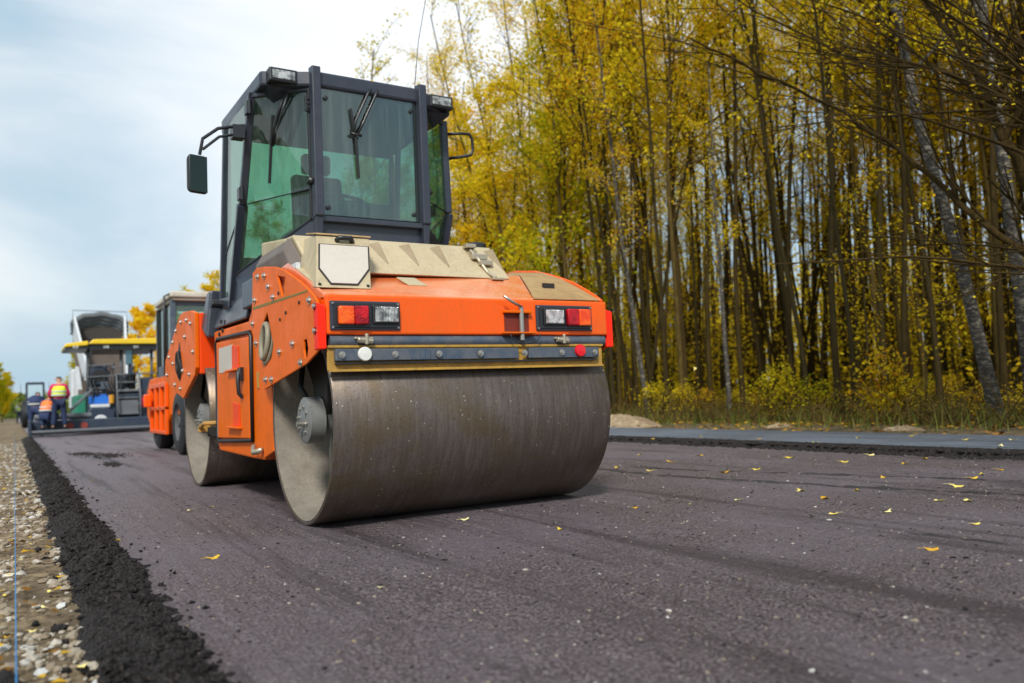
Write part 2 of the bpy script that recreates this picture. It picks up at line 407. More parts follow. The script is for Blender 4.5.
# ------------------------------------------------------------------ world and sun
w = bpy.data.worlds.new('World'); scene.world = w; w.use_nodes = True; nt = w.node_tree
bg = nt.nodes['Background']
sky = nt.nodes.new('ShaderNodeTexSky'); sky.sky_type = 'NISHITA'; sky.sun_disc = False
SUN_EL, SUN_AZ = 42, 215     # azimuth clockwise from +Y
sky.sun_elevation = R(SUN_EL); sky.sun_rotation = R(SUN_AZ); sky.air_density = 1.2; sky.dust_density = 2.0
tc = nt.nodes.new('ShaderNodeTexCoord'); mp = nt.nodes.new('ShaderNodeMapping'); mp.inputs['Scale'].default_value = (1, 1, 2.4)
nt.links.new(tc.outputs['Generated'], mp.inputs['Vector'])
cl = noise_n(nt, mp.outputs['Vector'], 1.9, 7, 0.5, 0.35)
# overcast layer: even pale cloud with brighter and bluer patches (values are for Background strength 0.1)
cc = ramp(nt, cl, [(0.36, (3.1, 4.7, 6.0)), (0.5, (4.5, 5.6, 6.4)), (0.62, (6.6, 7.1, 7.4))])
dp = nt.nodes.new('ShaderNodeVectorMath'); dp.operation = 'DOT_PRODUCT'; nt.links.new(tc.outputs['Generated'], dp.inputs[0]); dp.inputs[1].default_value = (.395, .818, .417)
cl2 = nt.nodes.new('ShaderNodeMath'); cl2.operation = 'MULTIPLY_ADD'; nt.links.new(cl, cl2.inputs[0]); cl2.inputs[1].default_value = 0.16; nt.links.new(dp.outputs['Value'], cl2.inputs[2])
mr = nt.nodes.new('ShaderNodeMapRange'); mr.interpolation_type = 'SMOOTHSTEP'; mr.inputs['From Min'].default_value = 0.985; mr.inputs['From Max'].default_value = 1.09
nt.links.new(cl2.outputs[0], mr.inputs['Value'])
cc = mixc(nt, mr.outputs[0], cc, (8.6, 8.8, 9.0))   # thinner, brighter cloud in one part of the sky
mx = mixc(nt, 0.88, sky.outputs['Color'], cc)
nt.links.new(mx, bg.inputs['Color']); bg.inputs['Strength'].default_value = 0.1
sl = bpy.data.lights.new('sun', 'SUN'); sl.energy = 2.7; sl.angle = R(10); sl.color = (1.0, 0.96, 0.90)
so = bpy.data.objects.new('sun', sl); COL.objects.link(so)
sd = Vector((math.sin(R(SUN_AZ)) * math.cos(R(SUN_EL)), math.cos(R(SUN_AZ)) * math.cos(R(SUN_EL)), math.sin(R(SUN_EL))))
so.rotation_euler = sd.to_track_quat('Z', 'Y').to_euler(); so.location = (0, -5, 20)

# ------------------------------------------------------------------ setting: ground, roads, shoulder
def sheet(name, x0, x1, y0, y1, z, m, nx=1, ny=1, fn=None):
    mb = MB()
    for j in range(ny + 1):
        for i in range(nx + 1):
            x = x0 + (x1 - x0) * i / nx; y = y0 + (y1 - y0) * j / ny
            mb.v.append((x, y, z + (fn(x, y) if fn else 0)))
    for j in range(ny):
        for i in range(nx):
            a = j * (nx + 1) + i; mb.f.append((a, a + 1, a + nx + 2, a + nx + 1))
    return props(part(name, mb, m, smooth='all'), kind='structure')
sheet('ground', -900, 900, -300, 1500, -0.12, GROUND)
def shz(x, y):
    return 0.022 * noise.noise(Vector((x * 3, y * 3, 0))) + 0.010 * noise.noise(Vector((x * 14, y * 14, 3))) + 0.004 * noise.noise(Vector((x * 50, y * 50, 7)))
sheet('gravel_shoulder', -1.6, 0.55, 0.6, 14, -0.072, SHOULD, 110, 700, shz)
sheet('gravel_shoulder', -1.6, 0.55, 14, 120, -0.072, SHOULD, 12, 300, shz)
sheet('grass_verge', -60, -1.6, -20, 300, -0.09, soil('verge_soil', (0.04, 0.05, 0.015), (0.09, 0.10, 0.03), (0.20, 0.17, 0.06), 3))
def lane_z(x, y):   # roller lap marks and small unevenness
    V_ = Vector
    n = 0.0035 * noise.noise(V_((x * 9, y * 7, 1))) + 0.003 * noise.noise(V_((x * 24, y * 18, 4))) + 0.006 * noise.noise(V_((x * 2.1, y * .5, 8)))
    r_ = abs(noise.noise(V_((x * 2.6, y * .16, 12))))      # long roller lap marks
    if r_ < .05: n += 0.007 * (1 - r_ / .05) * (0.6 + 0.8 * noise.noise(V_((x * 11, y * 6, 2))))
    e = min(1, (14 - y) / 1.0, (y - .5) / .3) if y < 14 else 0
    return n * max(0, e)
sheet('asphalt_lane', 0.44, 7.6, 0.5, 14, 0.0, ASPH, 300, 560, lane_z)
sheet('asphalt_lane', 0.44, 7.6, 14, 200, 0.0, ASPH, 1, 4)
sheet('asphalt_lane', 0.44, 7.6, -6, 0.5, 0.0, ASPH, 1, 2)
ms = MB(); ms.box(7.42, 9.25, -8, 200, -0.10, 0.066)
props(part('old_asphalt_road', ms, ASPH2), kind='structure')
def vz(x, y):
    t = max(0, min(1, (x - 9.0) / 3.0))
    return 0.05 * t * noise.noise(Vector((x * .8, y * .8, 0))) + 0.02 * noise.noise(Vector((x * 5, y * 5, 2)))
sheet('road_verge', 9.2, 60, -12, 110, 0.035, GROUND, 260, 320, vz)

# crumbly dark edge of the raised lane
def rough_strip(name, cx, y0, y1, wdt, prof, ny, nx, amp, seed, m=LOOSE, wob=0.05, pw=2.0):
    mb = MB()
    for j in range(ny + 1):
        t = j / ny; y = y0 + (y1 - y0) * t ** pw
        wl = wob * noise.noise(Vector((y * 1.7, seed, 0))) + wob * .3 * noise.noise(Vector((y * 5, seed, 2)))
        wr = wob * noise.noise(Vector((y * 1.3, seed, 5))) + wob * .3 * noise.noise(Vector((y * 6, seed, 9)))
        for i in range(nx + 1):
            s_ = i / nx; x = cx - wdt / 2 + wl + (wdt + wr - wl) * s_
            z = prof(s_)
            env = min(1, 5 * s_, 5 * (1 - s_))
            n = noise.noise(Vector((x * 16, y * 16, seed))) * 0.55 + noise.noise(Vector((x * 42, y * 42, seed))) * 0.45 + noise.noise(Vector((x * 110, y * 110, seed))) * 0.25
            mb.v.append((x + n * amp * .4, y, z + amp * env * n))
    for j in range(ny):
        for i in range(nx):
            a = j * (nx + 1) + i; mb.f.append((a, a + 1, a + nx + 2, a + nx + 1))
    return props(part(name, mb, m), kind='structure')
rough_strip('loose_asphalt_edge', 0.355, 0.9, 31, 0.32, lambda s_: -0.085 + 0.115 * min(1, s_ * 1.7) ** 0.8 - 0.035 * max(0, (s_ - .6) / .4) , 1700, 46, 0.030, 3, wob=0.07)
rough_strip('lane_step_edge', 7.40, 1.0, 32, 0.15, lambda s_: -0.01 + 0.085 * min(1, s_ * 1.6), 900, 9, 0.026, 11, wob=0.04)

def ridge(pts, w_, h_, seed):
    P2 = [Vector(p) for p in pts]; L = sum((P2[i + 1] - P2[i]).length for i in range(len(P2) - 1)); n = int(L / .02); mb = MB(); nx = 9
    for j in range(n + 1):
        d = L * j / n; i = 0
        while i < len(P2) - 2 and d > (P2[i + 1] - P2[i]).length: d -= (P2[i + 1] - P2[i]).length; i += 1
        t = (P2[i + 1] - P2[i]).normalized(); p = P2[i] + t * d; q = Vector((-t.y, t.x))
        ww = w_ * (1 + .6 * noise.noise(Vector((j * .05, seed, 0)))); e = min(1, j / 12, (n - j) / 12)
        for k in range(nx + 1):
            u = k / nx * 2 - 1; x = p + q * u * ww / 2; b_ = noise.noise(Vector((x.x * 18, x.y * 18, seed))) + .6 * noise.noise(Vector((x.x * 50, x.y * 50, seed)))
            mb.v.append((x.x, x.y, -0.006 + e * (h_ * (1 - u * u) * (1 + 1.2 * noise.noise(Vector((j * .11, seed, 4))))) + e * (1 - abs(u)) * .009 * b_))
    for j in range(n):
        for k in range(nx): a = j * (nx + 1) + k; mb.f.append((a, a + 1, a + nx + 2, a + nx + 1))
    props(part('asphalt_ridge', mb, ASPHD, smooth='all'), kind='structure')
ridge([(4.80, 8.6), (4.72, 6.3), (4.66, 5.4), (4.80, 4.6), (4.95, 3.7), (5.2, 2.7), (5.4, 1.6)], .13, .012, 1)
ridge([(5.0, 6.2), (5.2, 5.1), (5.5, 4.36), (5.75, 3.5), (5.95, 2.6)], .10, .010, 5)
ridge([(3.62, 2.6), (3.67, 2.2), (3.70, 1.8)], .05, .008, 9)
ridge([(1.22, 15.6), (1.24, 14.0), (1.30, 11.6)], .12, .012, 14)
def crumbs():
    rg = random.Random(5); mb = MB()
    for k in range(5200):
        y = 1.4 + 24 * rg.random() ** 2.6
        x = 0.355 + rg.gauss(0, 0.095) + 0.03 * noise.noise(Vector((y * 2, 3, 0)))
        s_ = (x - 0.195) / .32
        z = (-0.085 + 0.115 * min(1, max(0, s_) * 1.7) ** .8 - 0.035 * max(0, (s_ - .6) / .4)) if 0 < s_ < 1 else (-0.07 if s_ <= 0 else 0.0)
        mb.ico((x, y, z + 0.004), (0.003 + 0.020 * rg.random() ** 2.5) * (1 if s_ < 1 else .6), rg.uniform(.7, 1.5), 1, .75, .5, rg)
    for k in range(2500):
        y = 2.5 + 24 * rg.random() ** 1.6; x = 7.33 + rg.gauss(0, 0.07)
        mb.ico((x, y, 0.0 if x < 7.36 else 0.045), rg.uniform(0.008, 0.03), 1, 1, .7, .3, rg)
    # loose crumbs left on the rolled mat
    for k in range(900):
        y = 1.8 + 14 * rg.random() ** 1.3; x = rg.uniform(0.6, 7.2)
        mb.ico((x, y, 0.0), rg.uniform(0.002, 0.007), 1, 1, .7, .3, rg)
    for (cx, cy, sx, sy) in ((1.30, 15.2, .28, .9), (1.15, 12.6, .10, .5), (1.05, 16.5, .15, .5)):
        for k in range(500):
            mb.ico((rg.gauss(cx, sx / 2), rg.gauss(cy, sy / 2), 0.0), rg.uniform(0.006, 0.022), 1, 1, .6, .3, rg)
    props(part('loose_asphalt_crumbs', mb, LOOSE), 'black crumbs of loose hot asphalt spilled along the lane edges', 'asphalt crumbs', kind='stuff')
crumbs()
def chips():
    rg = random.Random(44); L_ = MB(); D_ = MB()
    for k in range(5200):
        y = 1.2 + 7 * rg.random() ** 1.3; x = .5 + 6.6 * rg.random()
        if noise.noise(Vector((x * 1.3, y * 1.3, 3))) < -.15 and rg.random() < .7: continue
        (L_ if rg.random() < .42 else D_).ico((x, y, lane_z(x, y) + .0005), rg.uniform(.0022, .0065) * (1 if rg.random() < .93 else 1.8), rg.uniform(.8, 1.6), 1, .5, .35, rg)
    o = part('stone_chips', L_, STONE); part('dark_chips', D_, LOOSE, o)
    props(o, 'tiny pale and dark stone chips loose on the fresh asphalt', 'stone chips', kind='stuff')
chips()
def stones():
    rg = random.Random(9); mb = MB()
    for k in range(15000):
        y = 1.2 + 26 * rg.random() ** 1.9; x = rg.uniform(-0.65, 0.22)
        if rg.random() > 0.15 + 0.75 * (noise.noise(Vector((x * 5, y * 2.5, 5))) > 0.0): continue
        r = 0.004 + 0.022 * rg.random() ** 2.2
        mb.ico((x, y, -0.072 + shz(x, y) + r * .3), r, rg.uniform(.8, 1.4), 1, rg.uniform(.5, .8), .28, rg)
    props(part('shoulder_gravel', mb, STONE), 'pale broken gravel stones on the sandy shoulder left of the new lane', 'gravel', kind='stuff')
stones()
def litter():
    rg = random.Random(12); mb = MB()
    def lf(x, y, z, s):
        a = rg.random() * 6.28; tl = rg.uniform(-.5, .5); ca, sa = math.cos(a), math.sin(a)
        pts = [(-.5, 0, 0), (0, -.32, tl * .3), (.5, 0, 0), (0, .32, -tl * .3)]
        mb.rect([(x + (px * ca - py * sa) * s, y + (px * sa + py * ca) * s, z + pz * s + rg.uniform(0, .3) * s) for px, py, pz in pts])
    for k in range(26000):
        x = 9.35 + 22 * rg.random() ** 1.5; y = rg.uniform(-2, 45)
        if x < 10.4 and rg.random() < 0.72: continue
        lf(x, y, 0.035 + vz(x, y) + 0.01, rg.uniform(.05, .11))
    for k in range(420):
        y = 1.5 + 20 * rg.random() ** 1.6; lf(rg.uniform(-.6, .2), y, -0.045, rg.uniform(.02, .06))
    props(part('leaf_litter', mb, LEAF_L), 'brown and yellow fallen leaves carpeting the forest floor and the verge', 'leaf litter', kind='stuff')
litter()
def grass():
    rg = random.Random(21); mb = MB()
    for k in range(9000):
        y = 4 + 60 * rg.random() ** 1.4; x = -0.25 - y * 0.012 - rg.random() ** 1.5 * 2.6
        h = rg.uniform(.04, .22) * (1 + y / 30); a = rg.random() * 6.28; wd = .004 + .0005 * y
        lx, ly = rg.uniform(-.5, .5) * h, rg.uniform(-.5, .5) * h
        mb.rect([(x - wd * math.cos(a), y - wd * math.sin(a), -.08), (x + wd * math.cos(a), y + wd * math.sin(a), -.08), (x + lx, y + ly, -.08 + h)])
    for k in range(7000):
        x = 10.2 + 9 * rg.random() ** 1.4; y = rg.uniform(0, 34)
        h = rg.uniform(.08, .42); a = rg.random() * 6.28; wd = .010
        lx, ly = rg.uniform(-.5, .5) * h, rg.uniform(-.5, .5) * h
        mb.rect([(x - wd * math.cos(a), y - wd * math.sin(a), .02), (x + wd * math.cos(a), y + wd * math.sin(a), .02), (x + lx, y + ly, .02 + h)])
    props(part('verge_grass', mb, GRASSM), 'dry grass blades on the verges beside both road edges', 'grass', kind='stuff')
grass()
# string line
mb = MB(); mb.tube([(0.004, -0.5, 0.0), (0.004, 12, -.004), (0.02, 33, 0.0)], 0.0022, 6)
props(part('string_line', mb, mat('blue_cord', (0.02, 0.22, 0.50), .6), origin=(0.004, 16, 0)), 'taut blue guide string running along the gravel shoulder', 'string line')
# string pin far back
t = thing('string_pin', (0.02, 20.5, -0.1), 'thin steel pin holding the blue string at the shoulder', 'survey pin')
part('rod', MB().cyl((0.02, 20.5, -0.1), (0.02, 20.5, 0.30), 0.008, 8), STEELB, t)
part('holder', MB().cyl((-0.10, 20.5, 0.0), (0.04, 20.5, 0.0), 0.006, 8), STEELB, t)
# black lump by the string
mb = MB(); rg = random.Random(3)
mb.ico((-0.035, 2.95, -0.055), 0.055, 1.5, .9, .55, .22, rg); mb.ico((0.0, 2.90, -0.06), 0.03, 1.5, .9, .5, .22, rg)
props(part('asphalt_lump', mb, LOOSE, bev=.01, origin=(-.03, 2.95, -.07)), 'fist sized black lump of asphalt beside the blue string', 'asphalt lump')
# heaps on the far verge
def heap(x, y, sx, sy, h, label, seed):
    mb = MB(); n = 22; m_ = 46
    mb.v.append((x, y, h + .04))
    for i in range(1, n + 1):
        for j in range(m_):
            a = 6.2832 * j / m_; r = i / n
            px, py = x + sx * r * math.cos(a) * (1 + .15 * math.sin(3 * a + seed)), y + sy * r * math.sin(a)
            z = h * (0.5 + .5 * math.cos(math.pi * r)) * (1 + .35 * noise.noise(Vector((px * 3, py * 3, seed)))) + .05 * (1 - r) * noise.noise(Vector((px * 11, py * 11, seed))) - 0.03 * r
            mb.v.append((px, py, z + .03))
    for j in range(m_): mb.f.append((0, 1 + j, 1 + (j + 1) % m_))
    for i in range(n - 1):
        for j in range(m_):
            a = 1 + i * m_ + j; b_ = 1 + i * m_ + (j + 1) % m_; mb.f.append((a, a + m_, b_ + m_, b_))
    props(part('sand_heap', mb, HEAP, smooth='all', origin=(x, y, 0)), label, 'sand heap', 'sand heaps on the far verge')
heap(10.0, 12.3, .9, 1.1, .22, 'low brown sand heap on the verge just right of the orange roller', 1)
heap(10.2, 6.7, .35, .5, .07, 'small flat sand heap on the verge below the two birches', 2)
heap(10.4, 9.0, .45, .4, .06, 'small sand heap on the verge in the middle of the forest edge', 5)

# ------------------------------------------------------------------ orange tandem roller
XL, XR, CXM = 1.50, 3.42, 2.45
roller = thing('road_roller', (2.45, 6.5, 0), 'large orange tandem road roller with wide steel drums and dark glazed cab in the foreground', 'road roller')
P_ = roller
def drum(yc, zc, r, x0, x1, parent, hubx, right=False):
    mb = MB()
    mb.lathe((0, yc, zc), 0, [(x0, r - .022), (x0 + .002, r - .003), (x0 + .006, r), (x1 - .006, r), (x1 - .002, r - .003), (x1, r - .022), (x1 - .02, r - .024), (x0 + .02, r - .024)], 128, True)
    d = part('drum', mb, DRUM, parent, smooth=True)
    mi = MB(); mi.lathe((0, yc, zc), 0, [(x0 + .008, r - .0245), (x0 + .70, r - .03), (x0 + .74, r - .06)], 96)
    part('drum_lining', mi, DRUMIN, d, smooth=True); mi = MB()
    mi.lathe((0, yc, zc), 0, [(x0 + .738, r - .055), (x0 + .75, .18), (x0 + .75, 0.001)], 96); part('drum_disc', mi, UNDER, d, smooth=True); mi = MB()
    mi.lathe((0, yc, zc), 0, [(x1 - .008, r - .0245), (x1 - .36, r - .03), (x1 - .40, r - .10), (x1 - .41, .18), (x1 - .41, 0.001)], 96)
    part('drum_disc', mi, DRUMIN, d, smooth=True)
    h = MB()
    h.lathe((0, yc, zc), 0, [(hubx + .0, .001), (hubx, .120), (hubx + .010, .142), (hubx + .10, .145), (hubx + .105, .10), (x0 + .42, .10)], 10 if False else 40)
    hb = part('hub', h, HUB, parent, smooth=True)
    for k in range(8):
        b = MB(); a = k * math.pi / 4 + .2; b.cyl((hubx - .012, yc + .085 * math.cos(a), zc + .085 * math.sin(a)), (hubx + .005, yc + .085 * math.cos(a), zc + .085 * math.sin(a)), .011, 6); part('bolt', b, STEELB, hb)
    b = MB(); b.cyl((hubx - .05, yc - .03, zc - .02), (hubx + .04, yc - .03, zc - .02), .018, 10)
    part('hose_port', b, STEELB, hb)
    return d
drum(4.985, 0.632, 0.632, XL, XR, P_, XL + .02)
drum(8.22, 0.632, 0.632, XL - .02, XR, P_, XL + .01)
# drum carrier arms coming down inside the drum
for (yc, nm) in ((4.985, 1), (8.22, 2)):
    mb = MB()
    mb.prism([(yc - .30, 1.28), (yc + .38, 1.28), (yc + .30, 1.02), (yc + .14, .84), (yc + .10, .66), (yc - .10, .66), (yc - .14, .84), (yc - .26, 1.02)], 0, XL + .13, XL + .17)
    part('drum_carrier', mb, UNDER, P_, bev=.01)
    mb = MB(); mb.tube([(XL + .12, yc + .12, .70), (XL + .07, yc + .20, .84), (XL + .12, yc + .28, 1.05), (XL + .2, yc + .3, 1.25)], .018, 8)
    mb.tube([(XL + .22, yc + .04, .72), (XL + .15, yc + .12, .92), (XL + .18, yc + .18, 1.25)], .016, 8)
    part('hydraulic_hose', mb, BLACK, P_, smooth='all')
    mb = MB(); mb.tube([(XL + .28, yc + .10, .55), (XL + .30, yc + .22, .42), (XL + .33, yc + .32, .22), (XL + .36, yc + .30, .12)], [.05, .045, .04, .03], 10)
    part('scraper_arm', mb, DRUMIN, P_, smooth='all')
# side plates of the front frame
ARCH = [(5.80, 1.665), (5.688, 1.685), (5.486, 1.662), (5.22, 1.620), (5.02, 1.568), (4.873, 1.515), (4.715, 1.457), (4.585, 1.403), (4.479, 1.352), (4.405, 1.305), (4.385, 1.28), (4.385, 1.035), (4.43, 1.015), (4.622, 0.962), (5.56, 0.840), (5.65, .90), (5.868, 1.305), (5.83, 1.478)]
def side_plate(x0, x1, m, cut=True, lab=None):
    outer = ARCH if cut else [(y, z + (.045 if z > 1.42 else .025 if z > 1.36 else 0)) for y, z in ARCH]
    # plate with the two openings cut out: bridge triangulation by bmesh
    holes = [[(5.182, 1.555), (5.001, 1.52), (5.066, 1.396)], [(5.441, 1.351), (5.309, 1.125), (5.36, 1.04), (5.492, 0.997), (5.66, 1.219)],
             [(4.66, 1.10), (4.60, 1.105), (4.58, 1.05), (4.60, 1.0), (4.645, .998), (4.665, 1.05)]] if cut else [[(5.05, 1.52), (4.83, 1.45), (4.83, 1.38), (5.05, 1.40)]]
    bm = bmesh.new(); loops = []
    for poly in [outer] + holes:
        vs = [bm.verts.new((x0 - 2.45, y - 6.5, z)) for y, z in poly]
        es = [bm.edges.new((vs[i], vs[(i + 1) % len(vs)])) for i in range(len(vs))]; loops += es
    bmesh.ops.triangle_fill(bm, use_beauty=True, use_dissolve=False, edges=loops)
    ext = bmesh.ops.extrude_face_region(bm, geom=list(bm.faces))
    for e in ext['geom']:
        if isinstance(e, bmesh.types.BMVert): e.co.x += (x1 - x0)
    bmesh.ops.recalc_face_normals(bm, faces=bm.faces)
    me = bpy.data.meshes.new('side_plate'); bm.to_mesh(me); bm.free(); me.materials.append(m)
    o = bpy.data.objects.new('side_plate', me); COL.objects.link(o); o.parent = P_; ORG[o.name] = Vector((2.45, 6.5, 0))
    b = o.modifiers.new('bevel', 'BEVEL'); b.width = .004; b.segments = 2; b.limit_method = 'ANGLE'; b.angle_limit = R(50)
    return o
pl = side_plate(1.435, 1.449, ORANGE2)
pr = side_plate(3.425, 3.450, ORANGE2, cut=False)
# red front rims
for x0, x1, zz in ((1.430, 1.466, 0), (3.425, 3.462, 0)):
    mb = MB(); mb.hexa([(x0, 4.379, 1.03), (x1, 4.345, 1.03), (x1, 4.345, 1.27), (x0, 4.379, 1.29)], [(x0, 4.45, 1.03), (x1, 4.45, 1.03), (x1, 4.45, 1.27), (x0, 4.45, 1.30)])
    part('reflective_strip', mb, REDOR, P_, bev=.006, label='bright red front rim of the side plate')
# bolts of the left plate
for (y, z) in [(5.652, 1.617), (5.483, 1.599), (5.389, 1.513), (5.281, 1.43), (5.747, 1.465), (4.525, 1.318), (4.429, 1.273), (4.432, 1.137), (4.87, 1.097), (5.16, 1.067), (4.715, .975), (5.732, 1.165), (5.816, 1.308), (5.356, .901), (5.50, .905)]:
    mb = MB(); mb.lathe((0, y, z), 0, [(1.4345, .024), (1.430, .024), (1.430, .015), (1.418, .014), (1.416, .001)], 10)
    part('bolt', mb, STEELB, pl)
for (y, z) in [(5.15, 1.44), (5.13, 1.27), (4.72, 1.33), (5.0, 1.30)]:
    mb = MB(); mb.lathe((0, y, z), 0, [(1.4345, .012), (1.428, .010), (1.426, .001)], 8)
    part('bolt', mb, UNDER, pl)
mb = MB(); mb.hexa([(1.4335, 5.813, 1.425), (1.4335, 4.561, 1.383), (1.4335, 4.561, 1.372), (1.4335, 5.813, 1.405)], [(1.436, 5.813, 1.425), (1.436, 4.561, 1.383), (1.436, 4.561, 1.372), (1.436, 5.813, 1.405)])
part('weld_seam', mb, mat('olive_seam', (0.20, 0.16, 0.02), .6), pl)
# coiled hose behind the lower opening
for k in range(4):
    mb = MB(); pts = []
    for i in range(28):
        a = 6.2832 * i / 28; pts.append((1.428 + .022 * k + .010 * math.sin(a), 5.49 + .078 * math.cos(a) + .012 * k, 1.14 + .115 * math.sin(a) - .03 * k + .02))
    mb.tube(pts, .019, 8, closed=True); part('hose_coil', mb, HOSE, P_, smooth='all')
# inner frame box behind the plate (white-beige seen through upper hole)
mb = MB(); mb.box(1.475, 1.50, 4.9, 5.25, 1.36, 1.60); part('frame_web', mb, WHITEP, P_)
mb = MB(); mb.box(1.62, 3.28, 5.66, 5.9, .80, 1.35); mb.box(1.62, 3.28, 5.25, 5.64, 1.27, 1.35); mb.box(1.52, 1.56, 5.2, 5.85, .98, 1.40)
mb.box(1.70, 3.2, 4.6, 5.3, 1.28, 1.42); part('front_frame', mb, UNDER, P_, bev=.01)
# front beam: face, sloping top
YB = 4.35
mb = MB(); mb.box(1.469, 3.421, YB, 4.62, 1.108, 1.336)
part('front_beam', mb, ORANGE, P_, bev=.014, seg=3)
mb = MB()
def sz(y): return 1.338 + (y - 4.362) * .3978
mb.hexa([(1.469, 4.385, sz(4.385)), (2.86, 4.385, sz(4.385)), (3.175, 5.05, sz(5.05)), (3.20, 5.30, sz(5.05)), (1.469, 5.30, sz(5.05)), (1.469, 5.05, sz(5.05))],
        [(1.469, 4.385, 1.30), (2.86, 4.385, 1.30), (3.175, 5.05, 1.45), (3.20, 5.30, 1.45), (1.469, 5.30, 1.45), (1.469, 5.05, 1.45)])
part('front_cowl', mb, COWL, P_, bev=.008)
# flared inner fender sheet on the right, rising from the cowl to the right plate
mb = MB(); A = [(2.868, 4.40, 1.345), (2.94, 4.55, 1.415), (3.06, 4.80, 1.515), (3.18, 5.05, 1.605), (3.20, 5.45, 1.63)]
B_ = [(3.423, 4.42, 1.350), (3.423, 4.60, 1.44), (3.423, 4.85, 1.555), (3.423, 5.12, 1.645), (3.423, 5.55, 1.71)]
for i in range(4): mb.add([A[i], A[i + 1], B_[i + 1], B_[i]], [(0, 1, 2, 3)])

fs = part('fender_sheet', mb, BEIGE2, P_, label='worn beige flared sheet inside the right side plate')
fs.modifiers.new('solid', 'SOLIDIFY').thickness = .006
mb = MB(); mb.tube([(3.43, 4.41, 1.345), (3.43, 4.50, 1.40), (3.43, 4.60, 1.452), (3.43, 4.72, 1.51), (3.43, 4.87, 1.565), (3.43, 5.03, 1.617), (3.43, 5.22, 1.668), (3.43, 5.50, 1.71), (3.43, 5.78, 1.715)], .012, 8); part('fender_rim', mb, ORANGE, fs, smooth='all')
mb = MB(); mb.box(3.10, 3.19, 4.62, 4.64, 1.40, 1.49); part('sheet_slot', mb, UNDER, fs)
mb = MB(); mb.tube([(1.49, YB + .035, 1.075), (3.40, YB + .035, 1.075)], .036, 16)
mb.box(1.49, 3.40, YB + .05, YB + .16, 1.02, 1.107); part('buffer_bar', mb, BLUEG, P_, smooth=True)
# scraper bar
mb = MB(); mb.prism([(YB + .015, .912), (YB + .027, .905), (YB + .027, 1.048), (YB + .015, 1.048)], 0, 1.475, 3.375)
sb = part('scraper_bar', mb, YELLOW, P_, bev=.003)
mb = MB(); mb.box(1.478, 3.372, YB - .005, YB + .013, .902, .916); part('bar_lip', mb, YELLOW, sb, bev=.002)
mb = MB(); mb.box(1.475, 3.375, YB - .0, YB + .013, 1.036, 1.050); part('bar_lip', mb, YELLOW, sb, bev=.002)
for x0, x1, yy in ((1.51, 2.085, -.024), (2.087, 2.70, -.014), (2.77, 3.32, -.024)):
    mb = MB(); mb.box(x0, x1, YB + yy, YB + .0145, .962, 1.028); part('wear_strip', mb, BLUEG, sb, bev=.004)
mb = MB(); mb.box(1.515, 3.31, YB - .012, YB + .0145, .944, .953); part('bar_lip', mb, BLACKG, sb)
for x in (1.545, 1.86, 2.14, 2.42, 2.735, 3.02, 3.285):
    mb = MB(); mb.lathe((x, 0, .995), 1, [(YB - .026, .021), (YB - .031, .020), (YB - .031, .012), (YB - .042, .011), (YB - .042, .001)], 12); part('bolt', mb, STEELB, sb)
for x, z, m_, r_ in ((1.676, .998, DISC_W, .040), (3.163, 1.006, DISC_R, .040)):
    mb = MB(); mb.lathe((x, 0, z), 1, [(YB - .025, r_), (YB - .038, r_), (YB - .043, r_ * .9), (YB - .045, .001)], 28)
    part('reflector', mb, m_, P_, smooth=True, label='white round reflector' if m_ is DISC_W else 'red round reflector')
# lamp clusters
def cluster(x0, x1, z0, z1, lenses):
    mb = MB(); mb.box(x0, x1, YB - .012, YB + .002, z0, z1); c = part('lamp_cluster', mb, DARK, P_, bev=.004)
    mb = MB(); mb.box(x0 + .02, x1 - .02, YB - .020, YB - .011, z0 + .012, z1 - .012); part('backing', mb, BLACKG, c, bev=.003)
    for (a, b, za, zb, m_, nm) in lenses:
        if nm == 'reversing_light':
            mb = MB(); mb.box(a - .012, b + .012, YB - .034, YB - .018, za - .010, zb + .010); part('lamp_housing', mb, BLACKG, c, bev=.006)
            mb = MB(); mb.box(a, b, YB - .044, YB - .033, za, zb)
        else:
            mb = MB(); mb.box(a, b, YB - .052, YB - .019, za, zb)
        part(nm, mb, m_, c, bev=.009, smooth=True, seg=3)
    for (x, z) in ((x0 + .014, z0 + .014), (x1 - .014, z0 + .014), (x0 + .014, z1 - .014), (x1 - .014, z1 - .014)):
        mb = MB(); mb.lathe((x, 0, z), 1, [(YB - .013, .007), (YB - .018, .006), (YB - .018, .001)], 8); part('screw', mb, STEELB, c)
cluster(1.488, 1.905, 1.135, 1.298, [(1.527, 1.617, 1.163, 1.266, LAMP_O, 'indicator_light'), (1.618, 1.702, 1.163, 1.268, LAMP_R, 'tail_light'), (1.742, 1.882, 1.178, 1.266, LGLASS, 'reversing_light')])
cluster(2.845, 3.285, 1.138, 1.302, [(2.902, 3.040, 1.180, 1.270, LGLASS, 'reversing_light'), (3.066, 3.157, 1.168, 1.277, LAMP_R, 'tail_light'), (3.158, 3.252, 1.168, 1.277, LAMP_O, 'indicator_light')])
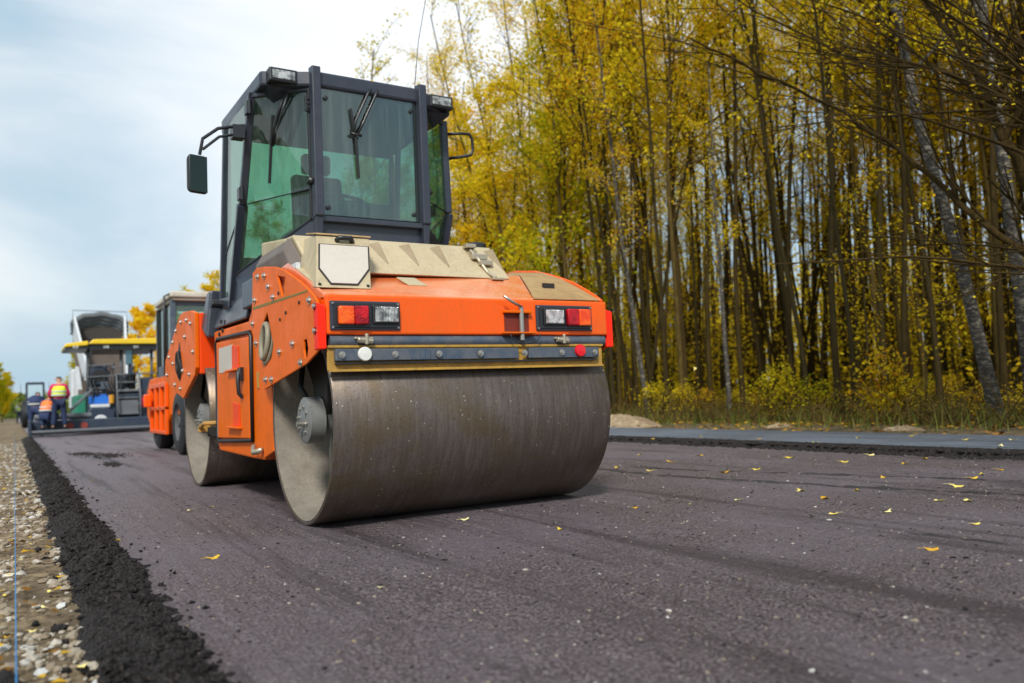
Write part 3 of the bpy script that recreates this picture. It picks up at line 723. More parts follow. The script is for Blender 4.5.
# coupling recess in the beam
mb = MB(); mb.box(2.60, 2.80, YB - .035, YB + .01, 1.245, 1.262); mb.box(2.585, 2.815, YB - .045, YB + .01, 1.115, 1.126); tb = part('tow_bracket', mb, ORANGE2, P_, bev=.004)
mb = MB(); mb.box(2.61, 2.79, YB - .004, YB - .001, 1.127, 1.244); part('recess', mb, mat('dark_red_recess', (0.16, 0.018, 0.008), .7), tb)
mb = MB(); mb.cyl((2.725, YB - .022, 1.075), (2.725, YB - .022, 1.285), .017, 12); part('tow_pin', mb, STEELB, tb, smooth=True)
mb = MB(); mb.tube([(2.725, YB - .03, 1.285), (2.66, YB - .06, 1.30), (2.58, YB - .06, 1.345)], .009, 8); part('pin_handle', mb, STEELB, tb, smooth='all')
mb = MB(); mb.tube([(2.58 + .11 * (1 - math.cos(a * .4)) + .05, YB - .04, 1.11 - .06 * math.sin(a * .4)) for a in range(0, 9)], .004, 6); part('retaining_cable', mb, BLACK, tb, smooth='all')
for x in (1.68, 3.03):
    mb = MB(); mb.box(x - .055, x + .055, YB - .018, YB + .03, 1.082, 1.096); mb.cyl((x - .04, YB - .02, 1.08), (x + .05, YB - .02, 1.07), .018, 8); mb.cyl((x + .01, YB - .03, 1.052), (x + .01, YB - .03, 1.112), .012, 8)
    part('bar_clamp', mb, CHROME, P_, bev=.004)
# two warning plates on the sloping orange top
def on_slope(x0, x1, y0, y1, th, nm, m_, parent, bev=.003):
    def zz(y): return 1.338 + (y - (YB + .012)) * (1.552 - 1.338) / (4.90 - YB - .012)
    mb = MB(); mb.hexa([(x0, y0, zz(y0) - .002), (x1, y0, zz(y0) - .002), (x1, y1, zz(y1) - .002), (x0, y1, zz(y1) - .002)], [(x0, y0, zz(y0) + th), (x1, y0, zz(y0) + th), (x1, y1, zz(y1) + th), (x0, y1, zz(y1) + th)])
    return part(nm, mb, m_, parent, bev=bev)
on_slope(2.09, 2.22, 4.62, 4.80, .006, 'cover_plate', BEIGE, P_)
# hood
HY0, HZ0, HY1, HZ1 = 4.90, 1.553, 5.12, 1.815
HX0, HX1 = 1.57, 3.00
mb = MB(); mb.hexa([(HX0, HY0, HZ0), (HX1 + .01, HY0, HZ0), (HX1 - .02, HY1, HZ1), (HX0 - .05, HY1, HZ1)], [(HX0, 5.28, HZ0), (HX1 + .01, 5.28, HZ0), (HX1 - .02, 5.28, HZ1 + .01), (HX0 - .05, 5.28, HZ1 + .01)])
mb.hexa([(HX0 - .05, 5.285, 1.45), (3.08, 5.285, 1.45), (3.0, 5.285, HZ1 + .008), (HX0 - .05, 5.285, HZ1 + .008)], [(HX0 - .05, 5.88, 1.45), (3.08, 5.88, 1.45), (3.0, 5.88, 1.90), (HX0 - .05, 5.88, 1.90)])
hood = part('hood', mb, BEIGE, P_, bev=.014)
def hz(y): return HZ0 + (y - HY0) * (HZ1 - HZ0) / (HY1 - HY0)
for x in (1.60, 2.02, 2.24, 2.47, 2.74, 2.90):
    mb = MB(); ya, yb = HY0 + .055, HY1 - .03   # pressed louvre: a shallow wedge standing up from the slope
    mb.hexa([(x + .085, ya, hz(ya) - .004), (x + .095, ya + .004, hz(ya)), (x + .07, yb, hz(yb) - .002), (x, yb, hz(yb) - .002)],
            [(x + .084, ya + .002, hz(ya) + .002), (x + .093, ya + .004, hz(ya) + .003), (x + .065, yb - .03, hz(yb) + .014), (x + .006, yb - .004, hz(yb) + .001)])
    part('vent', mb, VENT, hood)
mb = MB(); mb.hexa([(1.50, 5.0, 1.50), (1.565, 4.93, 1.545), (1.515, 5.14, 1.80), (1.47, 5.16, 1.72)], [(1.50, 5.86, 1.50), (1.565, 5.86, 1.545), (1.515, 5.86, 1.80), (1.47, 5.86, 1.72)])
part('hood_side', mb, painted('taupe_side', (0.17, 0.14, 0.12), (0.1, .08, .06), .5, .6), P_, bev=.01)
# panel with hexagonal plate
def onh(x, t, off):  # point on the hatch front: x 0..1 across, t 0..1 upwards
    xx = 1.462 + .105 * t + x * (.33 + .008 * t)
    return (xx, 4.485 + .29 * t - off * .78, 1.39 + .36 * t + off * .62)
mb = MB(); mb.hexa([onh(0, 0, 0), onh(1, 0, 0), onh(1, 1, 0), onh(0, 1, 0)], [(1.49, 5.0, 1.45), (1.82, 5.0, 1.45), (1.93, 5.13, 1.79), (1.59, 5.13, 1.79)])
hb = part('service_hatch', mb, BEIGE, P_, bev=.006)
hexp = [(.06, .80), (.955, .80), (.955, .36), (.74, .07), (.27, .07), (.06, .34)]
mb = MB(); mb.hexa([onh(x, t, .001) for x, t in hexp], [onh(x, t, .010) for x, t in hexp]); part('label_plate', mb, PANEL, hb, bev=.002)
mb = MB(); q = [(.505 + (x - .505) * 1.06, .43 + (t - .43) * 1.06) for x, t in hexp]; mb.hexa([onh(x, t, .0005) for x, t in q], [onh(x, t, .005) for x, t in q]); part('plate_seal', mb, BLACK, hb)
mb = MB(); mb.hexa([onh(-.02, .985, .012), onh(1.02, .985, .012), (1.94, 5.0, 1.795), (1.57, 5.0, 1.795)], [onh(-.02, 1.02, .012), onh(1.02, 1.02, .012), (1.94, 5.0, 1.806), (1.57, 5.0, 1.806)]); part('hatch_rim', mb, BEIGE2, hb, bev=.003)
mb = MB(); mb.tube([onh(.36, .90, .005), onh(.40, .90, .03), onh(.62, .90, .03), onh(.66, .90, .005)], .016, 10); part('hatch_handle', mb, BLACKG, hb, smooth='all')
for x, t in ((.06, .05), (.94, .05)):
    a = onh(x, t, -.001); b = onh(x, t, .006); mb = MB(); mb.cyl(a, b, .010, 8); part('screw', mb, UNDER, hb)
on_slope(1.475, 1.60, 4.60, 4.92, .012, 'cover_plate', BEIGE, P_)
# hood latch and tank cap
mb = MB(); mb.tube([(2.78, 5.06, 1.775), (2.80, 4.985, 1.70), (2.84, 4.93, 1.60), (2.87, 4.87, 1.555)], .013, 8); mb.box(2.76, 2.88, 4.99, 5.05, 1.70, 1.74); mb.box(2.80, 2.90, 4.95, 5.0, 1.655, 1.69); mb.box(2.74, 2.82, 5.04, 5.10, 1.79, 1.82); mb.box(2.83, 2.93, 4.84, 4.90, 1.535, 1.552)
part('hood_latch', mb, CHROME, hood, bev=.005)
mb = MB(); mb.lathe((2.98, 5.35, 0), 2, [(1.78, .05), (1.835, .05), (1.84, .085), (1.875, .085), (1.885, .075), (1.885, .001)], 32); part('tank_cap', mb, BLACKG, hood, smooth=True)
mb = MB(); mb.cyl((1.515, 5.05, 1.58), (1.50, 5.05, 1.62), .02, 8); 
# mid body with side door
mb = MB()
mb.prism([(5.87, .36), (5.93, .345), (6.25, .345), (7.38, .36), (7.48, .50), (7.52, 1.15), (7.52, 1.40), (6.28, 1.375), (6.2, 1.45), (5.87, 1.50)], 0, 1.515, 3.39)
mid = part('body', mb, ORANGE2, P_, bev=.015)
mb = MB(); mb.box(1.60, 3.3, 5.66, 5.9, .42, .86); mb.box(1.7, 3.2, 7.4, 7.56, .5, 1.2); mb.box(2.1, 2.8, 5.9, 7.5, .27, .34); part('underframe', mb, UNDER, P_, bev=.01)
mb = MB(); mb.prism([(5.60, .42), (5.86, .36), (5.86, 1.45), (5.70, 1.45), (5.78, 1.15), (5.60, .86)], 0, 1.50, 1.56); part('frame_cheek', mb, ORANGE2, P_, bev=.008)
mb = MB(); mb.prism([(6.21, .49), (7.33, .47), (7.33, 1.29), (6.21, 1.25)], 0, 1.492, 1.514)
door = part('service_door', mb, ORANGE2, mid, bev=.01)
mb = MB(); mb.tube([(1.502, 6.17, .48), (1.502, 7.32, .445), (1.502, 7.37, .49), (1.502, 7.37, 1.28), (1.502, 7.33, 1.32), (1.502, 6.20, 1.285), (1.502, 6.165, 1.25)], .016, 8, closed=True); part('door_seal', mb, SEAL, door, smooth='all')
mb = MB(); mb.tube([(1.490, 6.42, 1.00), (1.462, 6.42, .99), (1.455, 6.40, .93), (1.462, 6.40, .83), (1.490, 6.40, .80)], .016, 8); mb.box(1.465, 1.493, 6.36, 6.48, .93, 1.03); part('door_handle', mb, BLACKG, door, smooth=True)
mb = MB(); mb.box(1.489, 1.4915, 6.72, 7.22, 1.02, 1.23); part('label_plate', mb, PANEL, door)
for z0 in (1.03, .58):
    mb = MB(); mb.prism([(6.50, z0), (6.72, z0), (6.72, z0 + .19), (6.50, z0 + .17)], 0, 1.484, 1.4915)
    part('louvre', mb, DEEPOR, door, bev=.004)
    mb = MB(); mb.box(1.455, 1.4918, 6.45, 6.86, z0 - .018, z0 - .002); part('louvre', mb, ORANGE2, door, bev=.003)
mb = MB(); mb.tube([(1.48, 6.05, .44), (1.46, 5.98, .40), (1.50, 5.90, .42)], .02, 8); part('tie_down_eye', mb, CHROME, P_, smooth='all')
mb = MB(); mb.box(1.508, 1.514, 5.99, 6.04, .86, .98); part('warning_sticker', mb, YELLOW, mid)
for (y, z) in [(7.15, 1.38), (7.28, 1.36), (7.05, 1.44), (7.2, 1.46), (6.1, 1.35)]:
    mb = MB(); mb.lathe((0, y, z), 0, [(1.515, .018), (1.502, .018), (1.500, .001)], 8); part('bolt', mb, UNDER, mid)
# rear yoke with bright front face and side plate
YR = 7.86
RP = [(7.80, 1.60), (8.00, 1.64), (8.42, 1.67), (8.60, 1.655), (9.52, 1.26), (9.58, 1.05), (9.27, .97), (8.46, .83), (7.86, 1.03), (YR - .06, 1.10)]
mb = MB(); mb.prism(RP, 0, 1.405, 1.44); rpl = part('side_plate', mb, ORANGE2, P_, bev=.006)
mb = MB(); mb.prism(RP, 0, 3.42, 3.45); part('side_plate', mb, ORANGE2, P_, bev=.006)
mb = MB(); mb.box(1.442, 3.418, 7.79, 7.86, 1.04, 1.60); mb.prism([(7.861, 1.30), (9.2, 1.30), (8.62, 1.60), (7.861, 1.60)], 0, 1.442, 3.418); part('rear_yoke', mb, DEEPOR, P_, bev=.012)
for (y, z) in [(8.0, 1.52), (8.2, 1.57), (8.5, 1.58), (8.8, 1.52), (9.0, 1.42), (9.25, 1.28), (9.4, 1.1), (8.9, .98), (8.6, .93), (8.1, 1.05), (7.9, 1.25), (8.45, 1.1), (9.0, 1.2), (8.3, 1.42)]:
    mb = MB(); mb.lathe((0, y, z), 0, [(1.406, .026), (1.400, .026), (1.398, .016), (1.388, .014), (1.387, .001)], 10); part('bolt', mb, STEELB, rpl)
mb = MB(); mb.prism([(8.62, 1.40), (8.45, 1.12), (8.62, 1.0), (8.78, 1.20)], 0, 1.402, 1.4045); part('opening', mb, BLACK, rpl)
for k in range(3):
    mb = MB(); mb.tube([(1.385 + .01 * k, 8.62 + (.07 + .01 * k) * math.cos(6.2832 * i / 20), 1.19 + .10 * math.sin(6.2832 * i / 20) - .03 * k) for i in range(20)], .015, 6, closed=True); part('hose_coil', mb, UNDER, P_, smooth='all')
mb = MB(); mb.tube([(1.40, 7.62, .53), (1.40, 7.62, .56), (1.40, 7.42, .60), (1.52, 7.40, .60)], .018, 8); mb.box(1.395, 1.50, 7.60, 7.64, .52, .59); part('scraper_holder', mb, YELLOW, P_, smooth=True)
mb = MB(); mb.box(1.46, 3.4, 7.585, 7.60, .48, .56); part('scraper_bar', mb, UNDER, P_)

# ---- cab
CC = 2.395
F1, F2 = Vector((1.965, 5.93)), Vector((2.825, 5.93))
ZT, ZW = 3.15, 2.34
cabn = P_
def V3(p, z): return (p[0], p[1], z)
def slab(pts, th, nm, m_, parent, bev=0.0, smooth=False, label=None):
    """extrude a planar polygon by th along its normal (both sides)"""
    pts = [Vector(p) for p in pts]; n = (pts[1] - pts[0]).cross(pts[2] - pts[0]).normalized() * th / 2
    mb = MB(); mb.hexa([p - n for p in pts], [p + n for p in pts]); return part(nm, mb, m_, parent, bev=bev, smooth=smooth, label=label)
def bar(a, b, wa, wb, nm, m_, parent, bev=.006, ref=(0, 1, 0), label=None):
    a, b = Vector(a), Vector(b); d = (b - a).normalized(); r_ = Vector(ref); u = d.cross(r_).normalized(); v = u.cross(d).normalized()
    q = [u * sx * wa / 2 + v * sy * wb / 2 for sx, sy in ((-1, -1), (1, -1), (1, 1), (-1, 1))]
    mb = MB(); mb.hexa([a + k for k in q], [b + k for k in q]); return part(nm, mb, m_, parent, bev=bev, label=label)
BT = (1.575, 6.262, 3.12); BW = (1.565, 6.60, 2.34); BL = (1.565, 6.985, 1.56); BM = (1.565, 6.86, 1.80)
RT = (1.585, 7.22, 3.17); RB = (1.575, 7.44, 1.62)
def mir(p): return (2 * CC - p[0], p[1], p[2])
# roof
roofp = [(1.985, 5.895), (2.805, 5.895), (3.20, 6.09), (3.22, 7.36), (1.575, 7.36), (1.585, 6.07)]
mb = MB(); mb.hexa([V3(p, 3.135) for p in roofp], [V3(p, 3.255 if p[1] < 7 else 3.27) for p in roofp]); roof = part('cab_roof', mb, DARK, cabn, bev=.02)
mb = MB(); inn = [(2.0, 5.98), (2.8, 5.98), (3.10, 6.2), (3.12, 7.28), (1.67, 7.28), (1.67, 6.2)]
mb.hexa([V3(p, 3.08) for p in inn], [V3(p, 3.134) for p in inn]); part('roof_lining', mb, CABIN, roof)
# fascia lip along roof edge, a little thicker
for a, b in ((roofp[5], roofp[4]), (roofp[3], roofp[2]), (roofp[5], (1.95, 5.905)), (roofp[2], (2.84, 5.905)), ((1.98, 5.90), (2.81, 5.90))):
    bar((a[0], a[1], 3.185), (b[0], b[1], 3.185), .13, .025, 'roof_fascia', DARK, roof, .006, ref=(0, 0, 1)) if False else None
# front posts
for x in (F1[0] - .012, F2[0] + .008):
    mb = MB(); mb.hexa([(x - .034, 5.845, 2.13), (x + .034, 5.845, 2.13), (x + .034, 5.945, 2.10), (x - .034, 5.945, 2.10)], [(x - .034, 5.852, 3.275), (x + .034, 5.852, 3.275), (x + .034, 5.945, 3.285), (x - .034, 5.945, 3.285)])
    part('front_post', mb, DARK, cabn, bev=.008)
    mb = MB(); mb.hexa([(x - .03, 5.86, 2.128), (x + .03, 5.86, 2.128), (x + .03, 5.945, 2.098), (x - .03, 5.945, 2.098)], [(x - .02, 5.89, 1.80), (x + .02, 5.89, 1.80), (x + .02, 5.945, 1.80), (x - .02, 5.945, 1.80)]); part('front_post', mb, DARK, cabn, bev=.006)
# front window, sill and skirt
fw_ = slab([(F1[0] + .035, 5.925, 2.155), (F2[0] - .035, 5.925, 2.155), (F2[0] - .035, 5.925, 3.145), (F1[0] + .035, 5.925, 3.145)], .006, 'front_window', GLASSF, cabn)
fr = MB(); 
for (x0, x1, z0, z1) in ((F1[0] + .02, F1[0] + .045, 2.14, 3.14), (F2[0] - .045, F2[0] - .02, 2.14, 3.14), (F1[0] + .046, F2[0] - .046, 3.105, 3.14), (F1[0] + .046, F2[0] - .046, 2.14, 2.165)): fr.box(x0, x1, 5.929, 5.95, z0, z1)
part('window_frame', fr, SEAL, fw_)
for x, z in ((F1[0] + .075, 3.06), (F2[0] - .075, 3.06), (F1[0] + .075, 2.21), (F2[0] - .075, 2.21)):
    mb = MB(); mb.lathe((x, 0, z), 1, [(5.921, .019), (5.912, .019), (5.909, .012), (5.908, .001)], 14); part('glass_fixing', mb, BLACKG, fw_, smooth=True)
mb = MB(); mb.box(F1[0] + .0, F2[0] + .0, 5.875, 5.96, 2.095, 2.135); part('window_sill', mb, DARK, cabn, bev=.006)
slab([(F1[0], 5.935, 1.75), (F2[0], 5.935, 1.75), (F2[0], 5.935, 2.095), (F1[0], 5.935, 2.095)], .012, 'cab_skirt', DARK, cabn)
# quarter windows and doors on both sides
for side, nmx in ((0, 'left'), (1, 'right')):
    f = (lambda p: p) if side == 0 else mir
    t1, w1, l1, m1 = f(BT), f(BW), f(BL), f(BM)
    if side: w1, l1, m1 = (3.245, 6.285, 2.34), (3.19, 6.50, 1.60), (3.215, 6.36, 2.02)
    ft = f((F1[0] - .01, 5.94, 3.13)); fb = f((F1[0] - .01, 5.94, 2.13)); fb0 = f((F1[0] - .01, 5.94, 1.75)); 
    rt, rb = f(RT), f(RB)
    # angled window: upper and lower panes
    q1 = slab([ft, t1, w1, f((F1[0] - .01, 5.94, 2.36))], .006, 'quarter_window', GLASS, cabn)
    slab([f((F1[0] - .01, 5.94, 2.352)), (w1[0], w1[1] + .004, w1[2] - .008), m1, fb], .006, 'quarter_window', GLASS, cabn)
    bar(f((F1[0] - .02, 5.93, 2.356)), (w1[0], w1[1] - .01, 2.336), .008, .014, 'glass_joint', SEAL, cabn, .002)
    slab([fb, m1, l1, f((1.60, 6.6, 1.56)), fb0], .03, 'cab_corner_panel', DARK, cabn)
    bar(fb, m1, .05, .03, 'window_frame', DARK, cabn, .005)
    bar(ft, t1, .035, .03, 'window_frame', DARK, cabn, .005)
    bar(f((F1[0] - .035, 5.955, 3.13)), f((F1[0] - .035, 5.955, 2.12)), .04, .03, 'window_frame', SEAL, cabn, .005)
    # B post
    bar((t1[0], t1[1], t1[2] + .03), w1, .055, .06, 'door_post', DARK, cabn, .008, ref=(1, 0, 0))
    bar(w1, l1, .055, .085, 'door_post', DARK, cabn, .008, ref=(1, 0, 0))
    # rear post, door glass
    bar(rt, rb, .05, .05, 'rear_post', DARK, cabn, .008, ref=(1, 0, 0))
    dy = f((1.575, 6.64, 2.30)); dr = f((1.58, 7.28, 2.05))
    slab([t1, w1, dr, rt], .006, 'door_window', GLASS, cabn); slab([w1, l1, rb, dr], .006, 'door_window', GLASS, cabn)
    bar(w1, f((1.578, 7.29, 2.05)), .012, .014, 'glass_joint', SEAL, cabn, .002, ref=(1, 0, 0))
    mb = MB(); a0 = f((1.60, 6.95, 1.66)); 
    bar(f((1.575, 6.93, 1.60)), f((1.575, 7.46, 1.64)), .09, .07, 'door_sill', DARK, cabn, .008, ref=(1, 0, 0))
    for hp in (f((1.55, 6.29, 3.03)), f((1.545, 6.56, 2.42))):
        mb = MB(); mb.box(hp[0] - .02, hp[0] + .02, hp[1] - .03, hp[1] + .05, hp[2] - .05, hp[2] + .05); mb.cyl((hp[0], hp[1] - .04, hp[2] - .06), (hp[0], hp[1] - .04, hp[2] + .06), .014, 8); part('hinge', mb, BLACKG, cabn, bev=.005)
    hp = f((1.925, 5.955, 3.0)); mb = MB(); mb.box(hp[0] - .04, hp[0] + .04, hp[1] - .03, hp[1] - .005, hp[2] - .06, hp[2] + .06); 
    for dx in (-.02, .02):
        for dz in (-.035, .0, .035): mb.cyl((hp[0] + dx, hp[1] - .045, hp[2] + dz), (hp[0] + dx, hp[1] - .03, hp[2] + dz), .008, 6)
    part('hinge', mb, BLACKG, cabn, bev=.004)
    hp = f((1.905, 5.95, 2.40)); mb = MB(); mb.lathe((hp[0], 0, hp[2]), 1, [(5.87, .001), (5.88, .022), (5.90, .024), (5.96, .018)], 14); part('window_knob', mb, BLACKG, cabn, smooth=True)
    # wiper on the quarter window
    n_off = Vector((-.03 if side == 0 else .03, -.03, 0))
    def qp(u, z):
        a = Vector(ft); b = Vector(t1); p = a.lerp(b, u); return Vector((p.x, p.y + (.55 * max(0, (3.12 - z)) * u * .8), z)) + n_off
    if side == 0:
        mb = MB(); mb.tube([qp(.42, 3.10), qp(.52, 2.95), qp(.60, 2.72)], .011, 6); mb.tube([qp(.36, 3.10), qp(.48, 2.92), qp(.57, 2.72)], .008, 6); wp = part('wiper', mb, BLACKG, cabn, smooth='all')
        mb = MB(); mb.tube([qp(.60, 2.95), qp(.60, 2.45)], .012, 6); part('wiper_blade', mb, BLACK, wp)
    # exterior work lamp under the roof corner
    hp = f((1.735, 6.03, 3.205)); s = -1 if side == 0 else 1
    mb = MB(); mb.box(hp[0] - .108, hp[0] + .108, hp[1] - .075, hp[1] + .03, hp[2] - .058, hp[2] + .050); lp = part('work_lamp', mb, BLACKG, cabn, bev=.012)
    mb = MB(); mb.box(hp[0] - .086, hp[0] + .086, hp[1] - .082, hp[1] - .074, hp[2] - .038, hp[2] + .030); part('lamp_glass', mb, LGLASS, lp, bev=.006)
    mb = MB(); mb.hexa([(hp[0] - .10, hp[1] + .0, 3.134), (hp[0] + .10, hp[1] + .0, 3.134), (hp[0] + .10, hp[1] + .25, 3.134), (hp[0] - .10, hp[1] + .25, 3.134)], [(hp[0] - .03 , hp[1] + .12, 3.05), (hp[0] + .03, hp[1] + .12, 3.05), (hp[0] + .03, hp[1] + .2, 3.05), (hp[0] - .03, hp[1] + .2, 3.05)])
    part('lamp_bracket', mb, DARK, lp, bev=.004)
# cab rear, floor, interior
slab([(1.60, 7.36, 1.6), (3.19, 7.36, 1.6), (3.19, 7.36, 2.05), (1.60, 7.36, 2.05)], .03, 'cab_rear_panel', DARK, cabn)
slab([(1.62, 7.38, 2.06), (3.17, 7.38, 2.06), (3.17, 7.30, 3.12), (1.62, 7.30, 3.12)], .006, 'rear_window', GLASS, cabn)
mb = MB(); mb.box(1.62, 3.17, 6.0, 7.34, 1.52, 1.58); part('cab_floor', mb, CABIN, cabn)
for x in (1.62, 2.395, 3.17): bar((x, 7.385, 2.05), (x, 7.305, 3.12), .045, .035, 'rear_frame', DARK, cabn, .004)
seat = MB(); seat.box(2.10, 2.62, 6.62, 7.10, 1.95, 2.10); sp = part('driver_seat', seat, SEATM, cabn, bev=.05, smooth=True, seg=3)
mb = MB(); mb.hexa([(2.12, 7.02, 2.08), (2.60, 7.02, 2.08), (2.60, 7.14, 2.08), (2.12, 7.14, 2.08)], [(2.14, 7.14, 2.80), (2.60, 7.14, 2.80), (2.60, 7.26, 2.80), (2.14, 7.26, 2.80)]); part('seat_back', mb, SEATM, sp, bev=.04, smooth=True, seg=3)
mb = MB(); mb.box(2.24, 2.50, 7.14, 7.25, 2.82, 3.0); part('headrest', mb, SEATM, sp, bev=.03, smooth=True, seg=3)
mb = MB(); mb.box(2.25, 2.47, 6.75, 7.0, 1.58, 1.95); part('seat_base', mb, CABIN, sp)
mb = MB(); mb.box(2.05, 2.75, 6.08, 6.30, 1.58, 2.20); mb.box(2.12, 2.66, 6.12, 6.36, 2.20, 2.33); mb.box(2.70, 3.1, 6.5, 7.1, 1.58, 2.16); mb.box(1.98, 2.10, 6.7, 7.05, 2.1, 2.2); dsh = part('dashboard', mb, CABIN, cabn, bev=.03, smooth=True)
mb = MB(); mb.tube([(2.36 + .20 * math.cos(6.2832 * i / 30), 6.50 + .16 * math.sin(6.2832 * i / 30), 2.42 + .09 * math.sin(6.2832 * i / 30)) for i in range(30)], .017, 8, closed=True); mb.tube([(2.36, 6.50, 2.42), (2.36, 6.32, 2.30)], .03, 8); mb.tube([(2.18, 6.5, 2.42), (2.54, 6.5, 2.42)], .014, 6); part('steering_wheel', mb, BLACKG, cabn, smooth='all')
# front wiper
mb = MB(); mb.tube([(2.40, 5.88, 3.175), (2.37, 5.88, 3.13), (2.265, 5.885, 2.90), (2.25, 5.885, 2.80)], .010, 8); mb.tube([(2.455, 5.88, 3.175), (2.435, 5.88, 3.13), (2.33, 5.885, 2.90), (2.275, 5.885, 2.79)], .010, 8); mb.tube([(2.225, 5.885, 2.80), (2.31, 5.885, 2.79)], .012, 6); wp = part('wiper', mb, BLACKG, cabn, smooth='all')
mb = MB(); mb.tube([(2.235, 5.905, 3.0), (2.27, 5.90, 2.75), (2.285, 5.905, 2.46)], .012, 6); part('wiper_blade', mb, BLACK, wp)
# mirrors
mb = MB(); mb.tube([(1.555, 6.42, 2.93), (1.48, 6.36, 2.90), (1.33, 6.33, 2.85), (1.22, 6.34, 2.76), (1.20, 6.36, 2.64)], .013, 8); mb.tube([(1.555, 6.42, 2.85), (1.48, 6.37, 2.84), (1.34, 6.34, 2.79), (1.22, 6.35, 2.68)], .011, 8); mb.box(1.44, 1.53, 6.32, 6.42, 2.80, 2.90); ma = part('mirror_arm', mb, BLACKG, cabn, smooth=True)
mb = MB(); mb.hexa([(1.112, 6.33, 2.335), (1.265, 6.37, 2.335), (1.265, 6.37, 2.645), (1.112, 6.33, 2.645)], [(1.105, 6.40, 2.36), (1.245, 6.44, 2.36), (1.245, 6.44, 2.62), (1.105, 6.40, 2.62)]); mh = part('mirror', mb, BLACKG, cabn, bev=.03, smooth=True, seg=4)
mb = MB(); mb.hexa([(1.124, 6.331, 2.352), (1.253, 6.365, 2.352), (1.253, 6.365, 2.628), (1.124, 6.331, 2.628)], [(1.125, 6.327, 2.352), (1.254, 6.361, 2.352), (1.254, 6.361, 2.628), (1.125, 6.327, 2.628)]); part('mirror_glass', mb, MIRROR, mh, bev=.001)
mb = MB(); mb.tube([(3.22, 6.28, 3.04), (3.40, 6.24, 3.06), (3.465, 6.24, 3.06), (3.49, 6.24, 3.02), (3.495, 6.24, 2.92), (3.475, 6.24, 2.875), (3.38, 6.25, 2.85), (3.24, 6.34, 2.835)], .014, 8); part('mirror_bracket', mb, BLACKG, cabn, smooth='all')
mb = MB(); mb.tube([(3.10, 6.6, 3.25), (3.12, 6.6, 3.6), (3.17, 6.6, 4.0), (3.26, 6.6, 4.42)], [.006, .004, .003, .003], 6); part('antenna', mb, BLACK, cabn)
# lower cab consoles on the left (between cab and body)
mb = MB(); mb.hexa([(1.50, 6.30, 1.40), (1.9, 6.30, 1.40), (1.9, 6.30, 1.62), (1.55, 6.30, 1.62)], [(1.50, 7.50, 1.42), (1.9, 7.50, 1.42), (1.9, 7.50, 1.60), (1.56, 7.50, 1.60)]); part('cab_base', mb, DARK, cabn, bev=.015)
mb = MB(); mb.box(1.47, 1.9, 5.92, 6.28, 1.46, 1.66); part('cab_base', mb, BLUEG, cabn, bev=.012)
mb = MB(); mb.box(1.9, 3.3, 5.9, 6.3, 1.525, 1.80); part('cab_base', mb, BLUEG, cabn, bev=.012)
mb = MB(); mb.cyl((1.54, 7.30, 1.62), (1.44, 7.28, 1.62), .035, 12); part('door_lock', mb, BLACKG, cabn, bev=.006)
mb = MB(); mb.hexa([(1.45, 7.55, 1.35), (1.60, 7.55, 1.35), (1.62, 7.58, 1.78), (1.50, 7.58, 1.78)], [(1.45, 7.78, 1.45), (1.60, 7.78, 1.45), (1.62, 7.74, 1.78), (1.50, 7.74, 1.78)]); part('rear_console', mb, DARK, cabn, bev=.02)
mb = MB(); mb.tube([(2.45, 6.3, .36), (2.0, 5.95, .5), (1.7, 5.7, .55)], .03, 8); part('hydraulic_hose', mb, BLACK, P_, smooth='all')

# ------------------------------------------------------------------ second roller (behind, rubber wheels)
r2 = thing('wheeled_roller', (3.0, 15.2, 0), 'smaller orange rubber tyred roller with pale cab roof behind the big roller', 'road roller')
Y2 = 13.7
mb = MB(); mb.prism([(Y2, .62), (Y2, 1.28), (Y2 + .35, 1.36), (Y2 + 3.6, 1.32), (Y2 + 4.0, 1.1), (Y2 + 4.0, .6), (Y2 + 3.3, .30), (Y2 + 1.6, .30), (Y2 + 1.2, .62)], 0, 1.99, 3.80); b2 = part('body', mb, ORANGE2, r2, bev=.03)
mb = MB(); mb.box(1.93, 1.985, Y2 + 1.3, Y2 + 3.2, .30, .36); 
for k in range(4): mb.box(1.93, 1.985, Y2 + 1.3 + k * .6, Y2 + 1.38 + k * .6, .36, 1.12)
mb.box(1.93, 1.985, Y2 + 1.3, Y2 + 3.2, 1.12, 1.20); mb.box(1.93, 1.985, Y2 + 1.3, Y2 + 3.2, .72, .78); part('side_steps', mb, ORANGE, r2, bev=.008)
mb = MB(); mb.box(1.8, 1.93, Y2 + 2.9, Y2 + 3.0, .78, 1.02); part('step_handle', mb, ORANGE, r2, bev=.02)
for (x, y) in ((1.93, Y2 + .15), (2.75, Y2 + .15), (3.35, Y2 + .15), (2.0, Y2 + 2.9), (2.75, Y2 + 2.9), (3.35, Y2 + 2.9)):
    rr = .52
    mb = MB(); mb.lathe((x, y, rr), 0, [(0, .30), (.0, rr - .08), (.04, rr - .01), (.09, rr), (.22, rr), (.27, rr - .01), (.31, rr - .08), (.31, .30)], 48); wh = part('wheel', mb, BLACK, r2, smooth=True)
    mb = MB(); mb.lathe((x, y, rr), 0, [(0.01, .31), (.03, .29), (.12, .24), (.12, .10), (.02, .09), (.02, .001)], 32); part('rim', mb, RIMM, wh, smooth=True)
cx0, cx1, cy0, cy1 = 2.02, 3.60, Y2 + .95, Y2 + 2.5
mb = MB(); mb.box(cx0 - .06, cx1 + .06, cy0 - .14, cy1 + .1, 2.60, 2.70); mb.box(cx0 - .02, cx1 + .02, cy0 - .10, cy1 + .06, 2.55, 2.60); part('cab_roof', mb, painted('cream_roof', (0.62, 0.58, 0.50), (.3, .2, .12), .5, .5), r2, bev=.03)
